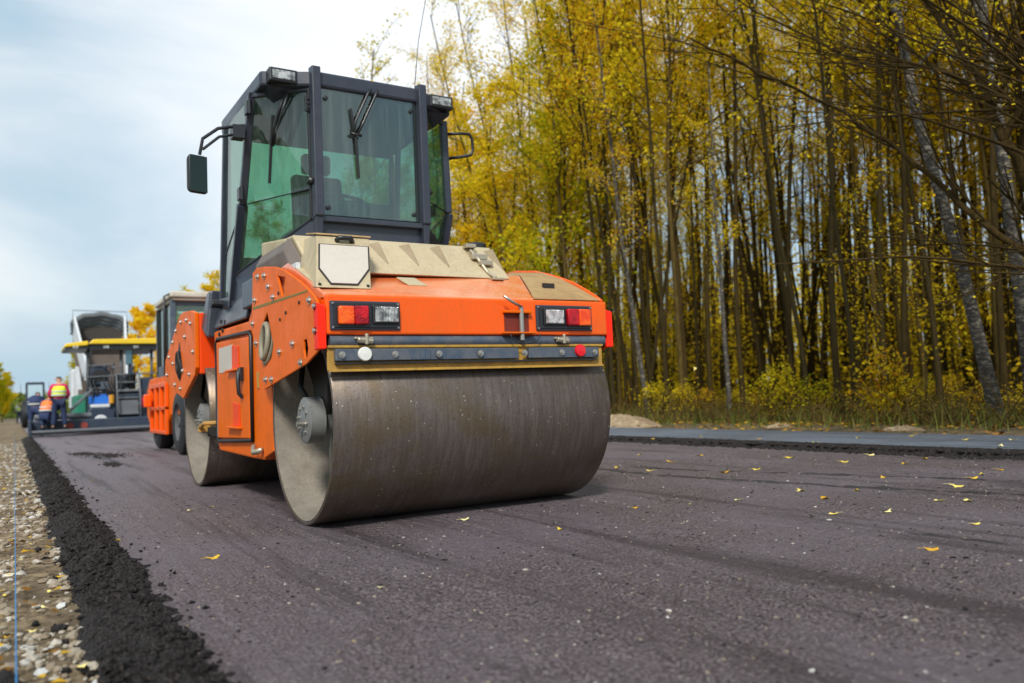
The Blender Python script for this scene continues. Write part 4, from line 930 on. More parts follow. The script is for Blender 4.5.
for (x, y) in ((cx0, cy0), (cx1, cy0), (cx0, cy1), (cx1, cy1), (cx0, (cy0 + cy1) / 2)):
    mb = MB(); mb.box(x - .045, x + .045, y - .045, y + .045, 1.33, 2.56); part('cab_post', mb, BLACKG if y > cy0 else BLUEG, r2, bev=.01)
mb = MB(); mb.box(cx0 + .045, cx1 - .045, cy0 - .004, cy0 + .004, 1.55, 2.50); part('front_window', mb, GLASS, r2)
mb = MB(); mb.box(cx0 + .045, cx1 - .045, cy1 - .004, cy1 + .004, 1.55, 2.50); part('rear_window', mb, GLASS, r2)
mb = MB(); mb.box(cx0 - .004, cx0 + .004, cy0 + .045, cy1 - .045, 1.45, 2.50); part('door_window', mb, GLASS, r2)
mb = MB(); mb.box(cx0 - .03, cx1 + .03, cy0 - .03, cy1 + .03, 1.30, 1.50); part('cab_base', mb, BLUEG, r2, bev=.012)
mb = MB(); mb.box(cx0 + .046, cx1 - .046, cy0 - .02, cy0 + .03, 2.47, 2.549); part('window_header', mb, BLUEG, r2, bev=.008)
mb = MB(); mb.box(2.5, 3.0, cy0 + .6, cy0 + 1.05, 1.55, 1.75); mb.box(2.5, 3.0, cy0 + 1.0, cy0 + 1.12, 1.7, 2.3); part('driver_seat', mb, SEATM, r2, bev=.04)
mb = MB(); mb.tube([(1.88, cy0 - .05, 1.3), (1.88, cy0 - .05, 2.62), (1.97, cy0 - .05, 2.66)], .018, 6); part('grab_rail', mb, BLACKG, r2, smooth='all')

r2.location.x += .27
# ------------------------------------------------------------------ people
def person(loc, joints, label, jacket, vest, trousers, hairm, heading=0, sc=1.0, kneel=False):
    """skin-modifier figure; joints: dict name -> (x,y,z) in local metres; faces +Y"""
    t = thing('person', loc, label, 'person'); t.rotation_euler.z = heading
    ORG[t.name] = Vector((0, 0, 0))
    def skin(name, chain_pts, edges, radii, m_, par, sub=2):
        me = bpy.data.meshes.new(name); me.from_pydata(chain_pts, edges, []); me.materials.append(m_)
        o = bpy.data.objects.new(name, me); COL.objects.link(o); o.parent = par; ORG[o.name] = Vector((0, 0, 0))
        s_ = o.modifiers.new('skin', 'SKIN'); s_.use_smooth_shade = True
        lay = me.skin_vertices[0] if me.skin_vertices else None
        if lay is None:
            bm = bmesh.new(); bm.from_mesh(me); bm.verts.layers.skin.verify(); bm.to_mesh(me); bm.free(); lay = me.skin_vertices[0]
        for i, r_ in enumerate(radii):
            lay.data[i].radius = r_ if isinstance(r_, tuple) else (r_, r_); lay.data[i].use_root = (i == 0)
        if sub: o.modifiers.new('subsurf', 'SUBSURF').levels = sub; o.modifiers['subsurf'].render_levels = sub
        return o
    J = joints
    names = ['pelvis', 'waist', 'chest', 'neck', 'head', 'top', 'lsh', 'lel', 'lwr', 'lha', 'rsh', 'rel', 'rwr', 'rha', 'lhip', 'lkn', 'lan', 'lto', 'rhip', 'rkn', 'ran', 'rto']
    ix = {n: i for i, n in enumerate(names)}
    ed = [('pelvis', 'waist'), ('waist', 'chest'), ('chest', 'neck'), ('neck', 'head'), ('head', 'top'), ('chest', 'lsh'), ('lsh', 'lel'), ('lel', 'lwr'), ('lwr', 'lha'), ('chest', 'rsh'), ('rsh', 'rel'), ('rel', 'rwr'), ('rwr', 'rha'), ('pelvis', 'lhip'), ('lhip', 'lkn'), ('lkn', 'lan'), ('lan', 'lto'), ('pelvis', 'rhip'), ('rhip', 'rkn'), ('rkn', 'ran'), ('ran', 'rto')]
    rad = [.12, .12, .14, .055, .092, .06, .072, .052, .034, .03, .072, .052, .034, .03, .09, .062, .035, .022, .09, .062, .035, .022]
    skin('body', [J[n] for n in names], [(ix[a], ix[b]) for a, b in ed], rad, SKIN, t)
    V = {k: Vector(v) for k, v in J.items()}
    # trousers
    pts = [V['pelvis'], V['lhip'], V['lkn'], V['lan'] + Vector((0, 0, .03)), V['rhip'], V['rkn'], V['ran'] + Vector((0, 0, .03))]
    skin('trousers', pts, [(0, 1), (1, 2), (2, 3), (0, 4), (4, 5), (5, 6)], [.15, .115, .085, .07, .115, .085, .07], trousers, t)
    # shoes
    for a, b in (('lan', 'lto'), ('ran', 'rto')):
        skin('shoe', [V[a] - Vector((0, .04, .02)), V[b] + Vector((0, .02, 0))], [(0, 1)], [.075, .06], BLACK, t, 1)
    # jacket with hood roll
    pts = [V['pelvis'] + Vector((0, 0, .0)), V['waist'], V['chest'], V['chest'].lerp(V['neck'], .7), V['lsh'], V['lel'], V['lwr'], V['rsh'], V['rel'], V['rwr']]
    skin('jacket', pts, [(0, 1), (1, 2), (2, 3), (2, 4), (4, 5), (5, 6), (2, 7), (7, 8), (8, 9)], [(.19, .165), (.17, .15), (.20, .15), .09, .095, .072, .055, .095, .072, .055], jacket, t)
    vp = [V['pelvis'].lerp(V['waist'], .55), V['waist'], V['chest'] + Vector((0, 0, .02)), V['chest'].lerp(V['neck'], .45)]
    skin('vest', vp, [(0, 1), (1, 2), (2, 3)], [(.225, .20), (.225, .20), (.255, .205), (.19, .14)], vest, t)
    for k in (.35, .85):
        c = vp[0].lerp(vp[2], k * .7); mb = MB()
        ring = [(c.x + .232 * math.cos(6.2832 * i / 20), c.y + .205 * math.sin(6.2832 * i / 20), c.z) for i in range(20)]
        for i in range(20):
            a, b = ring[i], ring[(i + 1) % 20]; mb.rect([(a[0], a[1], a[2] - .025), (b[0], b[1], b[2] - .025), (b[0], b[1], b[2] + .025), (a[0], a[1], a[2] + .025)])
        part('reflective_band', mb, mat('silver_band', (.55, .58, .55), .35), t)
    skin('hair', [V['head'] + Vector((0, -.025, .03)), V['top'] + Vector((0, -.02, .02))], [(0, 1)], [.112, .085], hairm, t)
    # face and ears
    h = V['head']; mb = MB()
    mb.ico((h.x, h.y + .10, h.z - .005), .016, 1, 1, 1.4, 0); mb.ico((h.x - .095, h.y, h.z), .022, .5, 1, 1.4, 0); mb.ico((h.x + .095, h.y, h.z), .022, .5, 1, 1.4, 0)
    part('face', mb, SKIN, t, smooth='all')
    mb = MB(); mb.ico((h.x - .034, h.y + .083, h.z + .01), .010, 1, 1, 1, 0); mb.ico((h.x + .034, h.y + .083, h.z + .01), .010, 1, 1, 1, 0); mb.box(h.x - .025, h.x + .025, h.y + .080, h.y + .09, h.z - .052, h.z - .044); part('eyes_and_mouth', mb, mat('dark_features', (.08, .03, .03), .6), t)
    # hands: palm, four fingers, thumb
    for wr, ha, s in (('lwr', 'lha', 1), ('rwr', 'rha', -1)):
        d = (V[ha] - V[wr]).normalized(); a, b = axes_for(d); mb = MB()
        for k in range(4):
            o_ = (k - 1.5) * .020; L = (.055, .065, .062, .048)[k]
            p0 = V[ha] + a * o_; p1 = p0 + d * L * .55; p2 = p1 + (d + b * .6 * s).normalized() * L * .45
            mb.tube([p0, p1, p2], [.010, .009, .007], 6)
        p0 = V[wr] + d * .03 + a * .03; mb.tube([p0, p0 + (d + a).normalized() * .035, p0 + (d * 1.6 + a).normalized() * .065], [.011, .010, .008], 6)
        part('fingers', mb, SKIN, t, smooth='all')
    return t
stand = dict(pelvis=(0, 0, .95), waist=(0, 0, 1.12), chest=(0, 0.01, 1.34), neck=(0, 0.02, 1.50), head=(0, 0.05, 1.63), top=(0, 0.05, 1.70), lsh=(-.18, 0, 1.40), lel=(-.27, .05, 1.14), lwr=(-.20, .26, 1.02), lha=(-.16, .33, 1.02), rsh=(.18, 0, 1.40), rel=(.27, .03, 1.13), rwr=(.22, .25, 1.0), rha=(.18, .32, 1.0), lhip=(-.10, 0, .90), lkn=(-.14, .03, .50), lan=(-.17, 0, .09), lto=(-.18, .14, .04), rhip=(.10, 0, .90), rkn=(.14, .03, .50), ran=(.17, 0, .09), rto=(.18, .14, .04))
crouch = dict(pelvis=(0, 0, .48), waist=(0.01, .03, .64), chest=(.02, .10, .85), neck=(.03, .16, 1.0), head=(.04, .22, 1.11), top=(.04, .24, 1.19), lsh=(-.16, .10, .90), lel=(-.24, .22, .66), lwr=(-.10, .40, .62), lha=(-.03, .45, .60), rsh=(.20, .12, .91), rel=(.28, .24, .68), rwr=(.14, .42, .66), rha=(.08, .47, .62), lhip=(-.10, 0, .46), lkn=(-.16, .36, .52), lan=(-.15, .06, .09), lto=(-.16, .20, .04), rhip=(.10, 0, .46), rkn=(.18, .38, .50), ran=(.16, .08, .09), rto=(.17, .22, .04))
lean = dict(stand); 
lean.update(waist=(0, .08, 1.10), chest=(0, .24, 1.24), neck=(0, .36, 1.33), head=(0, .44, 1.38), top=(0, .50, 1.43), lsh=(-.18, .26, 1.26), lel=(-.24, .38, 1.02), lwr=(-.18, .52, .88), lha=(-.15, .57, .84), rsh=(.18, .26, 1.26), rel=(.24, .38, 1.02), rwr=(.18, .52, .88), rha=(.15, .57, .84))
YP = 32.0
PX = lambda x: x * YP / 27.0
PZ = lambda z: .74 + (z - .74) * YP / 27.0
JEANS = mat('blue_jeans', (0.014, 0.026, 0.075), .8); PINK = mat('crimson_jacket', (0.60, 0.01, 0.10), .7); NAVYC = mat('navy_cloth', (0.02, 0.035, 0.10), .8)
HVY = mat('hi_vis_yellow', (0.78, 0.95, 0.03), .6); HVO = mat('hi_vis_orange', (0.95, 0.20, 0.03), .6); HAIR = mat('dark_hair', (0.05, 0.045, 0.05), .8)
person((PX(1.055), YP - 1.6, .21), stand, 'person in yellow safety vest, crimson jacket and blue jeans standing with back turned', PINK, HVY, JEANS, HAIR)
person((PX(.745), YP - 1.4, .21), crouch, 'person in an orange safety vest crouching beside the paver', NAVYC, HVO, NAVYC, mat('black_hair', (.012, .012, .013), .8), heading=-.5)
person((PX(.52), YP + .4, .0), lean, 'person in dark blue work clothes bending forward at the left end of the paver', NAVYC, NAVYC, NAVYC, HAIR, heading=-.2)
person((.42, 88, 0.0), stand, 'distant person in a pale yellow safety vest on the road shoulder', GREYP, HVY, NAVYC, HAIR, heading=2.6)

# ------------------------------------------------------------------ asphalt paver
pv = thing('asphalt_paver', (PX(2.2), YP + 1, 0), 'dark blue asphalt paver with yellow canopy roof and screed across the lane', 'paver')
x0, x1 = PX(.40), PX(3.75)
mb = MB(); mb.box(x0, x1, YP - 1.85, YP - 1.0, .06, .18); mb.box(x0, x1, YP - 2.0, YP - 1.80, .13, .21); scr = part('screed', mb, GREYP, pv, bev=.02)
mb = MB(); mb.box(x0, x1, YP - .95, YP - .3, .10, .50); part('screed_beam', mb, NAVY, scr, bev=.03)
mb = MB(); mb.box(x0 - .08, x0, YP - 2.0, YP - .2, .02, .55); part('end_plate', mb, NAVY, scr, bev=.02)
mb = MB(); mb.tube([(x0 + .1, YP - .6, .62), (PX(1.9), YP - .6, .62)], .10, 12); part('extension_tube', mb, GREYP, scr, smooth=True)
for k, x in enumerate((PX(1.35), PX(1.7))):
    mb = MB(); mb.cyl((x, YP - 1.0, .30), (x, YP - .96, .30), .11, 16); part('burner_cover', mb, mat('rust_red', (.25, .04, .03), .7), scr)
mb = MB(); mb.box(PX(1.85), PX(3.7), YP, YP + 4.2, .35, 1.35); body = part('chassis', mb, NAVY, pv, bev=.05)
mb = MB(); mb.prism([(PX(1.85), .30), (PX(2.55), .30), (PX(2.55), .75), (PX(2.35), .86), (PX(1.9), .86), (PX(1.82), .72)], 1, YP - .28, YP); part('rear_cover', mb, NAVY, pv, bev=.04)
mb = MB(); mb.lathe((PX(2.17), 0, .40), 1, [(YP - .30, .001), (YP - .30, .20), (YP - .285, .22)], 24); oo = part('rear_badge_panel', mb, WHITEP, pv)
mb = MB(); mb.box(PX(1.9), PX(2.42), YP - .28, YP + .1, .87, .99); part('pale_cover', mb, WHITEP, pv, bev=.03)
mb = MB(); mb.box(PX(1.88), PX(2.42), YP - .1, YP + .4, 1.0, 1.26); mb.box(PX(2.0), PX(2.35), YP - .05, YP + .3, 1.26, 1.33); part('tool_box', mb, BLUEP, pv, bev=.02)
mb = MB(); mb.cyl((PX(2.47), YP - .05, 1.0), (PX(2.47), YP - .05, 1.30), .10, 16); part('canister', mb, mat('amber_canister', (.6, .28, .02), .5), pv, bev=.015)
# walkway ladder
for k in range(6):
    mb = MB(); mb.box(PX(2.62), PX(3.2), YP - .45 + k * .10, YP - .10 + k * .10, .32 + k * .28, .37 + k * .28); part('step', mb, GREYP, pv, bev=.008)
for x in (PX(2.60), PX(3.22)):
    mb = MB(); mb.tube([(x, YP - .5, .25), (x, YP - .45, 1.3), (x, YP - .2, 2.0), (x, YP + .3, 2.1)], .03, 8); part('ladder_rail', mb, GREYP, pv, smooth='all')
mb = MB(); mb.box(PX(2.64), PX(3.18), YP - .3, YP - .25, .62, 1.1); part('perforated_plate', mb, GREYP, pv)
mb = MB(); mb.box(PX(1.85), PX(3.7), YP + .2, YP + 2.0, 1.35, 1.48); part('operator_platform', mb, GREYP, pv, bev=.02)
# engine/console bundle under the canopy
mb = MB(); mb.lathe((PX(2.15), 0, 2.0), 1, [(YP + .1, .001), (YP + .1, .30), (YP + .15, .36), (YP + .8, .36)], 24); part('hose_reel', mb, NAVY, pv, smooth=True)
mb = MB(); mb.lathe((PX(2.15), 0, 2.0), 1, [(YP + .08, .001), (YP + .08, .20), (YP + .11, .22)], 24); part('reel_hub', mb, BLACK, pv)
mb = MB(); mb.box(PX(1.95), PX(2.4), YP + .3, YP + .9, 1.48, 2.3); part('seat_console', mb, NAVY, pv, bev=.05)
mb = MB(); mb.box(PX(2.65), PX(3.2), YP + .6, YP + 1.4, 1.48, 2.05); part('engine_hood', mb, UNDER, pv, bev=.05)
for x in (PX(1.86), PX(2.75), PX(3.6)):
    mb = MB(); mb.tube([(x, YP + .1, 1.4), (x, YP + .1, 2.7), (x + .05, YP + .3, 3.05)], .05, 8); part('canopy_post', mb, GREYP, pv, smooth='all')
mb = MB(); mb.tube([(PX(2.6) + .5, YP + .4, 1.5), (PX(2.6) + .5, YP + .4, 2.5)], .07, 10); part('exhaust', mb, BLACKG, pv)
mb = MB(); mb.prism([(PX(1.86), 3.08), (PX(1.98), 3.24), (PX(4.0), 3.30), (PX(4.05), 3.08)], 1, YP - .4, YP + 2.6); cn = part('canopy', mb, YELP, pv, bev=.03)
mb = MB(); mb.prism([(PX(1.25), 2.98), (PX(1.27), 3.10), (PX(1.855), 3.20), (PX(1.855), 3.04)], 1, YP - .3, YP + 2.4); part('canopy_wing', mb, YELP, cn, bev=.03)
mb = MB(); mb.box(PX(1.9), PX(3.75), YP - .3, YP + 2.5, 2.88, 3.06); mb.box(PX(1.27), PX(1.89), YP - .25, YP + 2.3, 2.93, 3.0); part('canopy_underside', mb, BLACKG, cn)
mb = MB(); mb.box(PX(2.86), PX(3.06), YP - .15, YP - .08, 2.35, 2.95); part('mirror', mb, mat('paver_mirror', (.12, .22, .26), .2, .6), pv, bev=.04)
mb = MB(); mb.tube([(PX(2.95), YP - .1, 2.95), (PX(2.95), YP - .1, 3.05)], .02, 6); mb.box(PX(2.93), PX(3.06), YP - .2, YP - .1, 2.0, 2.3); part('mirror_arm', mb, NAVY, pv)
mb = MB(); mb.tube([(PX(1.40), YP - .8, .85), (PX(1.95), YP - .2, 1.5)], .045, 8); part('lift_strut', mb, GREYP, pv)
mb = MB(); mb.box(PX(1.55), PX(1.84), YP + .4, YP + 2.8, .55, 1.35); part('hopper_wing', mb, GREENP, pv, bev=.05)
for z in (1.55, 1.95, 2.35):
    mb = MB(); mb.tube([(PX(1.87), YP + .05, z), (PX(2.55), YP + .02, z + .03)], .022, 6); part('hand_rail', mb, GREYP, pv)
for k, x in enumerate((1.95, 2.05, 2.32, 2.44, 2.52)):
    mb = MB(); mb.tube([(PX(x), YP - .02, .95 + .1 * k), (PX(x) + .08, YP - .12, 1.4), (PX(x) - .06, YP - .02, 1.75), (PX(x) + .05, YP + .15, 2.1 + .08 * k)], .028, 6); part('hydraulic_hose', mb, BLACK, pv, smooth='all')
mb = MB(); mb.box(PX(3.3), PX(3.62), YP - .2, YP + .3, 1.0, 1.9); part('side_cabinet', mb, NAVY, pv, bev=.04)
mb = MB(); mb.box(PX(2.2), PX(2.42), YP - .02, YP + .25, 1.5, 1.78); part('control_panel', mb, BLUEG, pv, bev=.02)
mb = MB(); mb.box(PX(2.7), PX(3.12), YP + .45, YP + .5, 1.55, 2.02); part('radiator_grille', mb, GREYP, pv, bev=.01)
for x in (1.45, 2.25, 3.05):
    mb = MB(); mb.box(PX(x), PX(x) + .18, YP - .38, YP - .30, 2.92, 3.02); part('work_light', mb, LGLASS, pv, bev=.015)
rgc = random.Random(8)
for k in range(26):
    x = PX(rgc.uniform(1.9, 3.55)); z = rgc.uniform(.6, 2.3); y = YP + rgc.uniform(-.02, .5); w_ = rgc.uniform(.05, .2); h_ = rgc.uniform(.04, .2)
    mb = MB(); mb.box(x, x + w_, y, y + .15, z, z + h_); part('fitting', mb, [NAVY, GREYP, BLACKG, BLUEG][k % 4], pv, bev=.012)
for z in (.95, 1.42, 2.02):
    mb = MB(); mb.tube([(PX(2.6), YP - .05, z), (PX(3.7), YP - .05, z + .02)], .03, 6); part('hand_rail', mb, GREYP, pv)
# red object on ladder
mb = MB(); mb.ico((PX(3.34), YP - .3, 1.05), .17, 1, .7, 1, .15); mb.ico((PX(3.30), YP - .28, .93), .12, 1, .7, 1, .15)
props(part('red_bag', mb, mat('red_cloth', (.7, .01, .06), .8), bev=.02, origin=(PX(3.34), YP - .3, .9)), 'small crimson bag hanging by the paver ladder beside the second roller', 'bag')

BEDM = painted('worn_bed_steel', (.075, .055, .045), (.12, .09, .06), .6, .6)
# ------------------------------------------------------------------ dump truck with raised body behind the paver
YT = YP + 5.5; TX = lambda x: x * YT / 27.0; TZ = lambda z: .74 + (z - .74) * YT / 27.0
dt = thing('dump_truck', (TX(2.3), YT + 1, 0), 'white dump truck tipping its raised grey load bed into the paver', 'dump truck')
xa, xb = TX(1.60), TX(3.12)
# raised bed: rear open end low, front end high; side walls seen as pale slanting bars
lowz, hiz = 1.25, TZ(3.66) + .25
mb = MB(); 
y_lo, y_hi = YT - .3, YT + 3.4
mb.hexa([(xa, y_lo, lowz), (xb, y_lo, lowz), (xb, y_lo, lowz + .12), (xa, y_lo, lowz + .12)], [(xa, y_hi, hiz - 1.1), (xb, y_hi, hiz - 1.1), (xb, y_hi, hiz - .98), (xa, y_hi, hiz - .98)])
bed = part('load_bed', mb, BEDM, dt, bev=.02)
for xs, xe in ((xa, xa + .09), (xb - .09, xb)):
    o_ = .32 if xs == xa else -.32
    mb = MB(); mb.hexa([(xs + o_, y_lo, lowz + .1), (xe + o_, y_lo, lowz + .1), (xe + o_, y_lo - .5, lowz + 1.0), (xs + o_, y_lo - .5, lowz + 1.0)], [(xs, y_hi, hiz - 1.0), (xe, y_hi, hiz - 1.0), (xe, y_hi - .5, hiz - .06), (xs, y_hi - .5, hiz - .06)]); part('bed_side', mb, WHITEP, bed, bev=.02)
# folded tarpaulin arch on the top
pts = []
for i in range(15):
    a = math.pi * i / 14; pts.append(((xa + xb) / 2 - (xb - xa) / 2 * math.cos(a), y_hi - .5, hiz - .48 + .46 * math.sin(a)))
mb = MB()
for k in range(4):
    q = [(p[0], p[1] + k * .12, p[2] - k * .14 + .03 * math.sin(i * 1.9 + k)) for i, p in enumerate(pts)]; mb.tube(q, .13, 8)
part('tarpaulin', mb, mat('grey_tarp', (.13, .145, .155), .8), bed, smooth='all')
mb = MB(); mb.prism([(p[0], p[2] - .1) for p in pts] + [(xb - .2, hiz - 1.1), (xa + .2, hiz - 1.1)], 1, y_hi - .25, y_hi - .15); part('headboard', mb, mat('dark_asphalt_load', (.045, .038, .033), .8), bed)
mb = MB(); mb.tube([(xa - .02, y_hi - .6, hiz - .6), (xa - .02, y_hi - .6, hiz + .16), (xb + .02, y_hi - .6, hiz + .12), (xb + .02, y_hi - .6, hiz - .6)], .018, 6); part('tarp_frame', mb, GREYP, bed)
mb = MB(); mb.hexa([(xa + .2, y_lo - .05, .95), (xb - .2, y_lo - .05, .95), (xb - .1, y_lo - .3, 2.0), (xa + .1, y_lo - .3, 2.0)], [(xa + .2, y_lo, .95), (xb - .2, y_lo, .95), (xb - .1, y_lo - .24, 2.0), (xa + .1, y_lo - .24, 2.0)]); part('tailgate', mb, mat('worn_bed_steel', (.14, .11, .09), .6), bed)
mb = MB(); mb.hexa([(xa - .02, YT + .1, .9), (xa + .25, YT + .1, .9), (xa + .05, YT + .1, 2.6), (xa - .08, YT + .1, 2.6)], [(xa - .02, YT + .5, .9), (xa + .25, YT + .5, .9), (xa + .05, YT + .5, 2.6), (xa - .08, YT + .5, 2.6)]); part('side_panel', mb, WHITEP, dt, bev=.02)
mb = MB(); mb.box(xa + .35, xb - .35, YT, YT + 6.5, .75, 1.05); part('truck_frame', mb, UNDER, dt)
mb = MB(); mb.box(xa, xb, YT + 4.6, YT + 6.6, .9, 2.7); part('truck_cab', mb, WHITEP, dt, bev=.08)
for x in (xa, xb - .32):
    for y in (YT + .9, YT + 2.1, YT + 5.6):
        mb = MB(); mb.lathe((x, y, .52), 0, [(0, .001), (0, .44), (.05, .52), (.27, .52), (.32, .44), (.32, .001)], 32); part('wheel', mb, BLACK, dt, smooth=True)
# small blue vehicle far left
tv = thing('tractor', (.95, 52, 0), 'distant dark blue tractor with glazed cab on the left edge of the road', 'tractor')
mb = MB(); mb.box(.55, 1.45, 51.5, 53.5, .7, 1.5); part('hood', mb, NAVY, tv, bev=.1)
mb = MB(); mb.box(.55, 1.45, 52, 53.2, 1.5, 2.5); cabx = part('cab', mb, NAVY, tv, bev=.06)
mb = MB(); mb.box(.65, 1.35, 51.985, 51.995, 1.6, 2.35); part('window', mb, mat('pale_cab_glass', (.45, .60, .68), .1), cabx)
for x in (.35, 1.45):
    mb = MB(); mb.lathe((x, 52.6, .75), 0, [(0, .001), (0, .65), (.06, .75), (.26, .75), (.32, .65), (.32, .001)], 24); part('wheel', mb, BLACK, tv, smooth=True)

# ------------------------------------------------------------------ trees
def branch(mb, p, d, L, r, depth, rg, tips, bias, curve=.25, n=5, spread=.6, kids=(3, 5)):
    seg = max(3, int(L / .5)) if depth else max(8, int(L / .9)); pts = [p.copy()]; q = p.copy(); dd = d.copy(); rs = [r]
    for i in range(seg):
        dd = (dd + Vector((rg.uniform(-1, 1), rg.uniform(-1, 1), rg.uniform(-.6, .8))) * curve * .35 + bias * .06).normalized()
        q = q + dd * (L / seg); pts.append(q.copy()); rs.append(r * (1 - .85 * (i + 1) / seg) + .003)
    mb.tube(pts, rs, max(3, n), caps=False)
    return pts, rs
def grow(rg, H, r0, start, nb, lean=(0, 0), leafn=5000, crown=(0.35, 1.0), lw=2.2, leaf=.085, bias=Vector((0, 0, .4)), sub=4, twig=True, fork=False, dens=1.0, upang=(.45, 1.0), multi=1):
    T = MB(); Lf = MB(); tips = []
    for mi in range(multi):
        d = Vector((lean[0] + rg.uniform(-.04, .04) + (.16 * math.cos(mi * 2.3) if multi > 1 else 0), lean[1] + rg.uniform(-.04, .04) + (.16 * math.sin(mi * 2.3) if multi > 1 else 0), 1)).normalized()
        n = 14; pts = []; rs = []; q = Vector((.12 * math.cos(mi * 2.3), .12 * math.sin(mi * 2.3), -.15)) if multi > 1 else Vector((0, 0, -.15)); wv = Vector((rg.uniform(-1, 1), rg.uniform(-1, 1), 0)) * .06
        dd = d.copy()
        for i in range(n + 1):
            t = i / n; pts.append(q.copy()); rs.append(r0 * (1.35 if i == 0 else 1) * (1 - .82 * t) + .006)
            dd = (dd + wv * math.sin(i * .9 + mi) * .7 + Vector((rg.uniform(-1, 1), rg.uniform(-1, 1), 0)) * .035).normalized(); q = q + dd * (H / n)
        T.tube(pts, rs, 8, caps=False)
        for b in range(nb):
            t = start + (1 - start) * (b + rg.random()) / nb; k = min(n - 1, int(t * n)); p = pts[k].lerp(pts[k + 1], t * n - k)
            a = rg.random() * 6.28; el = rg.uniform(*upang); bd = Vector((math.cos(a) * math.cos(el), math.sin(a) * math.cos(el), math.sin(el)))
            L = (lw * (1.15 - .75 * t)) * rg.uniform(.6, 1.25)
            bp, br = branch(T, p, bd, L, rs[k] * .42, 1, rg, tips, bias, .35, 4)
            for s in range(sub):
                u = rg.uniform(.25, 1); kk = min(len(bp) - 2, int(u * (len(bp) - 1))); p2 = bp[kk].lerp(bp[kk + 1], rg.random())
                d2 = (bp[kk + 1] - bp[kk]).normalized() + Vector((rg.uniform(-1, 1), rg.uniform(-1, 1), rg.uniform(-.3, .9))) * .9; d2.normalize()
                tp, tr = branch(T, p2, d2, L * rg.uniform(.3, .6), br[kk] * .5 + .002, 2, rg, tips, bias, .5, 3)
                tips.append((tp, L))
            tips.append((bp, L))
    # leaves in clumps along the twigs
    zc0, zc1 = crown
    full = [t_ for t_ in tips if rg.random() < .72]
    for k in range(leafn):
        tp, L = rg.choice(full); u = rg.random() ** .6; kk = min(len(tp) - 2, int(u * (len(tp) - 1))); p = tp[kk].lerp(tp[kk + 1], rg.random())
        if not (zc0 * H < p.z): 
            if rg.random() < .8: continue
        s = .06 + .075 * L
        p = p + Vector((rg.gauss(0, s), rg.gauss(0, s), rg.gauss(0, s * .8)))
        a = Vector((rg.uniform(-1, 1), rg.uniform(-1, 1), rg.uniform(-.6, .6))).normalized(); b = a.cross(Vector((rg.uniform(-1, 1), rg.uniform(-1, 1), rg.uniform(-1, 1)))).normalized()
        z = leaf * rg.uniform(.5, 1.45); Lf.rect([p - a * z * .5, p - b * z * .34, p + a * z * .5, p + b * z * .34])
    return T, Lf
def tree_proto(name, label, group, T, Lf, bk, lf, cat='tree'):
    t = thing(name, (0, 0, 0), label, cat, group)
    part('trunk', T, bk, t, smooth='all')
    if Lf.v: part('crown', Lf, lf, t)
    return t
def put(proto, used, x, y, s=1.0, rz=0, label=None, tilt=(0, 0), sz=None, z=0.0):
    if not used: used.append(1); c = proto
    else: c = copy_tree(proto)
    c.location = (x, y, z); c.scale = (s, s, sz or s); c.rotation_euler = (tilt[0], tilt[1], rz)
    if label: c['label'] = label
    return c
protos = []
spec = [
 ('slender_tree', 'tall slender tree with golden upper crown in the roadside forest', BARK, LEAF_Y, dict(H=15, r0=.10, start=.42, nb=20, leafn=7400, leaf=.070, crown=(.42, 1), lw=3.5, upang=(.15, .85))),
 ('slender_tree', 'tall slim tree with thin orange yellow crown and high bare trunk in the forest', BARKD, LEAF_Y, dict(H=16, r0=.10, start=.48, nb=18, leafn=5600, leaf=.070, crown=(.5, 1), lw=3.0, upang=(.2, .9))),
 ('bare_trunk_tree', 'nearly leafless slim tree with upswept twigs inside the forest', BARKD, LEAF_Y, dict(H=14, r0=.085, start=.35, nb=18, leafn=1300, crown=(.4, 1), lw=2.0, upang=(.7, 1.2))),
 ('green_leaf_tree', 'tree with yellow green crown in the roadside forest', BARK, LEAF_G, dict(H=14, r0=.10, start=.38, nb=22, leafn=8000, leaf=.070, crown=(.40, 1), lw=3.6, upang=(.1, .8))),
 ('forked_tree', 'tree with several dark stems forking from the base in the forest', BARKD, LEAF_Y, dict(H=14, r0=.085, start=.42, nb=10, leafn=5200, crown=(.45, 1), lw=2.6, upang=(.3, .9), multi=3, leaf=.072)),
 ('sapling', 'thin understory sapling with sparse yellow leaves among the trunks', BARK, LEAF_Y, dict(H=6.5, r0=.035, start=.12, nb=18, leafn=1500, crown=(.10, 1), lw=1.3, leaf=.062)),
]
for i, (nm, lb, bk, lf, kw) in enumerate(spec):
    kw['r0'] *= .62
    rg = random.Random(100 + i); T, Lf = grow(rg, **kw)
    protos.append((tree_proto(nm, lb, lb.split(' with ')[0] + 's of the roadside forest', T, Lf, bk, lf), []))
rg = random.Random(77)
occupied = []
def free(x, y, dmin):
    for (a, b) in occupied:
        if (a - x) ** 2 + (b - y) ** 2 < dmin * dmin: return False
    occupied.append((x, y)); return True
cnt = 0; tries = 0
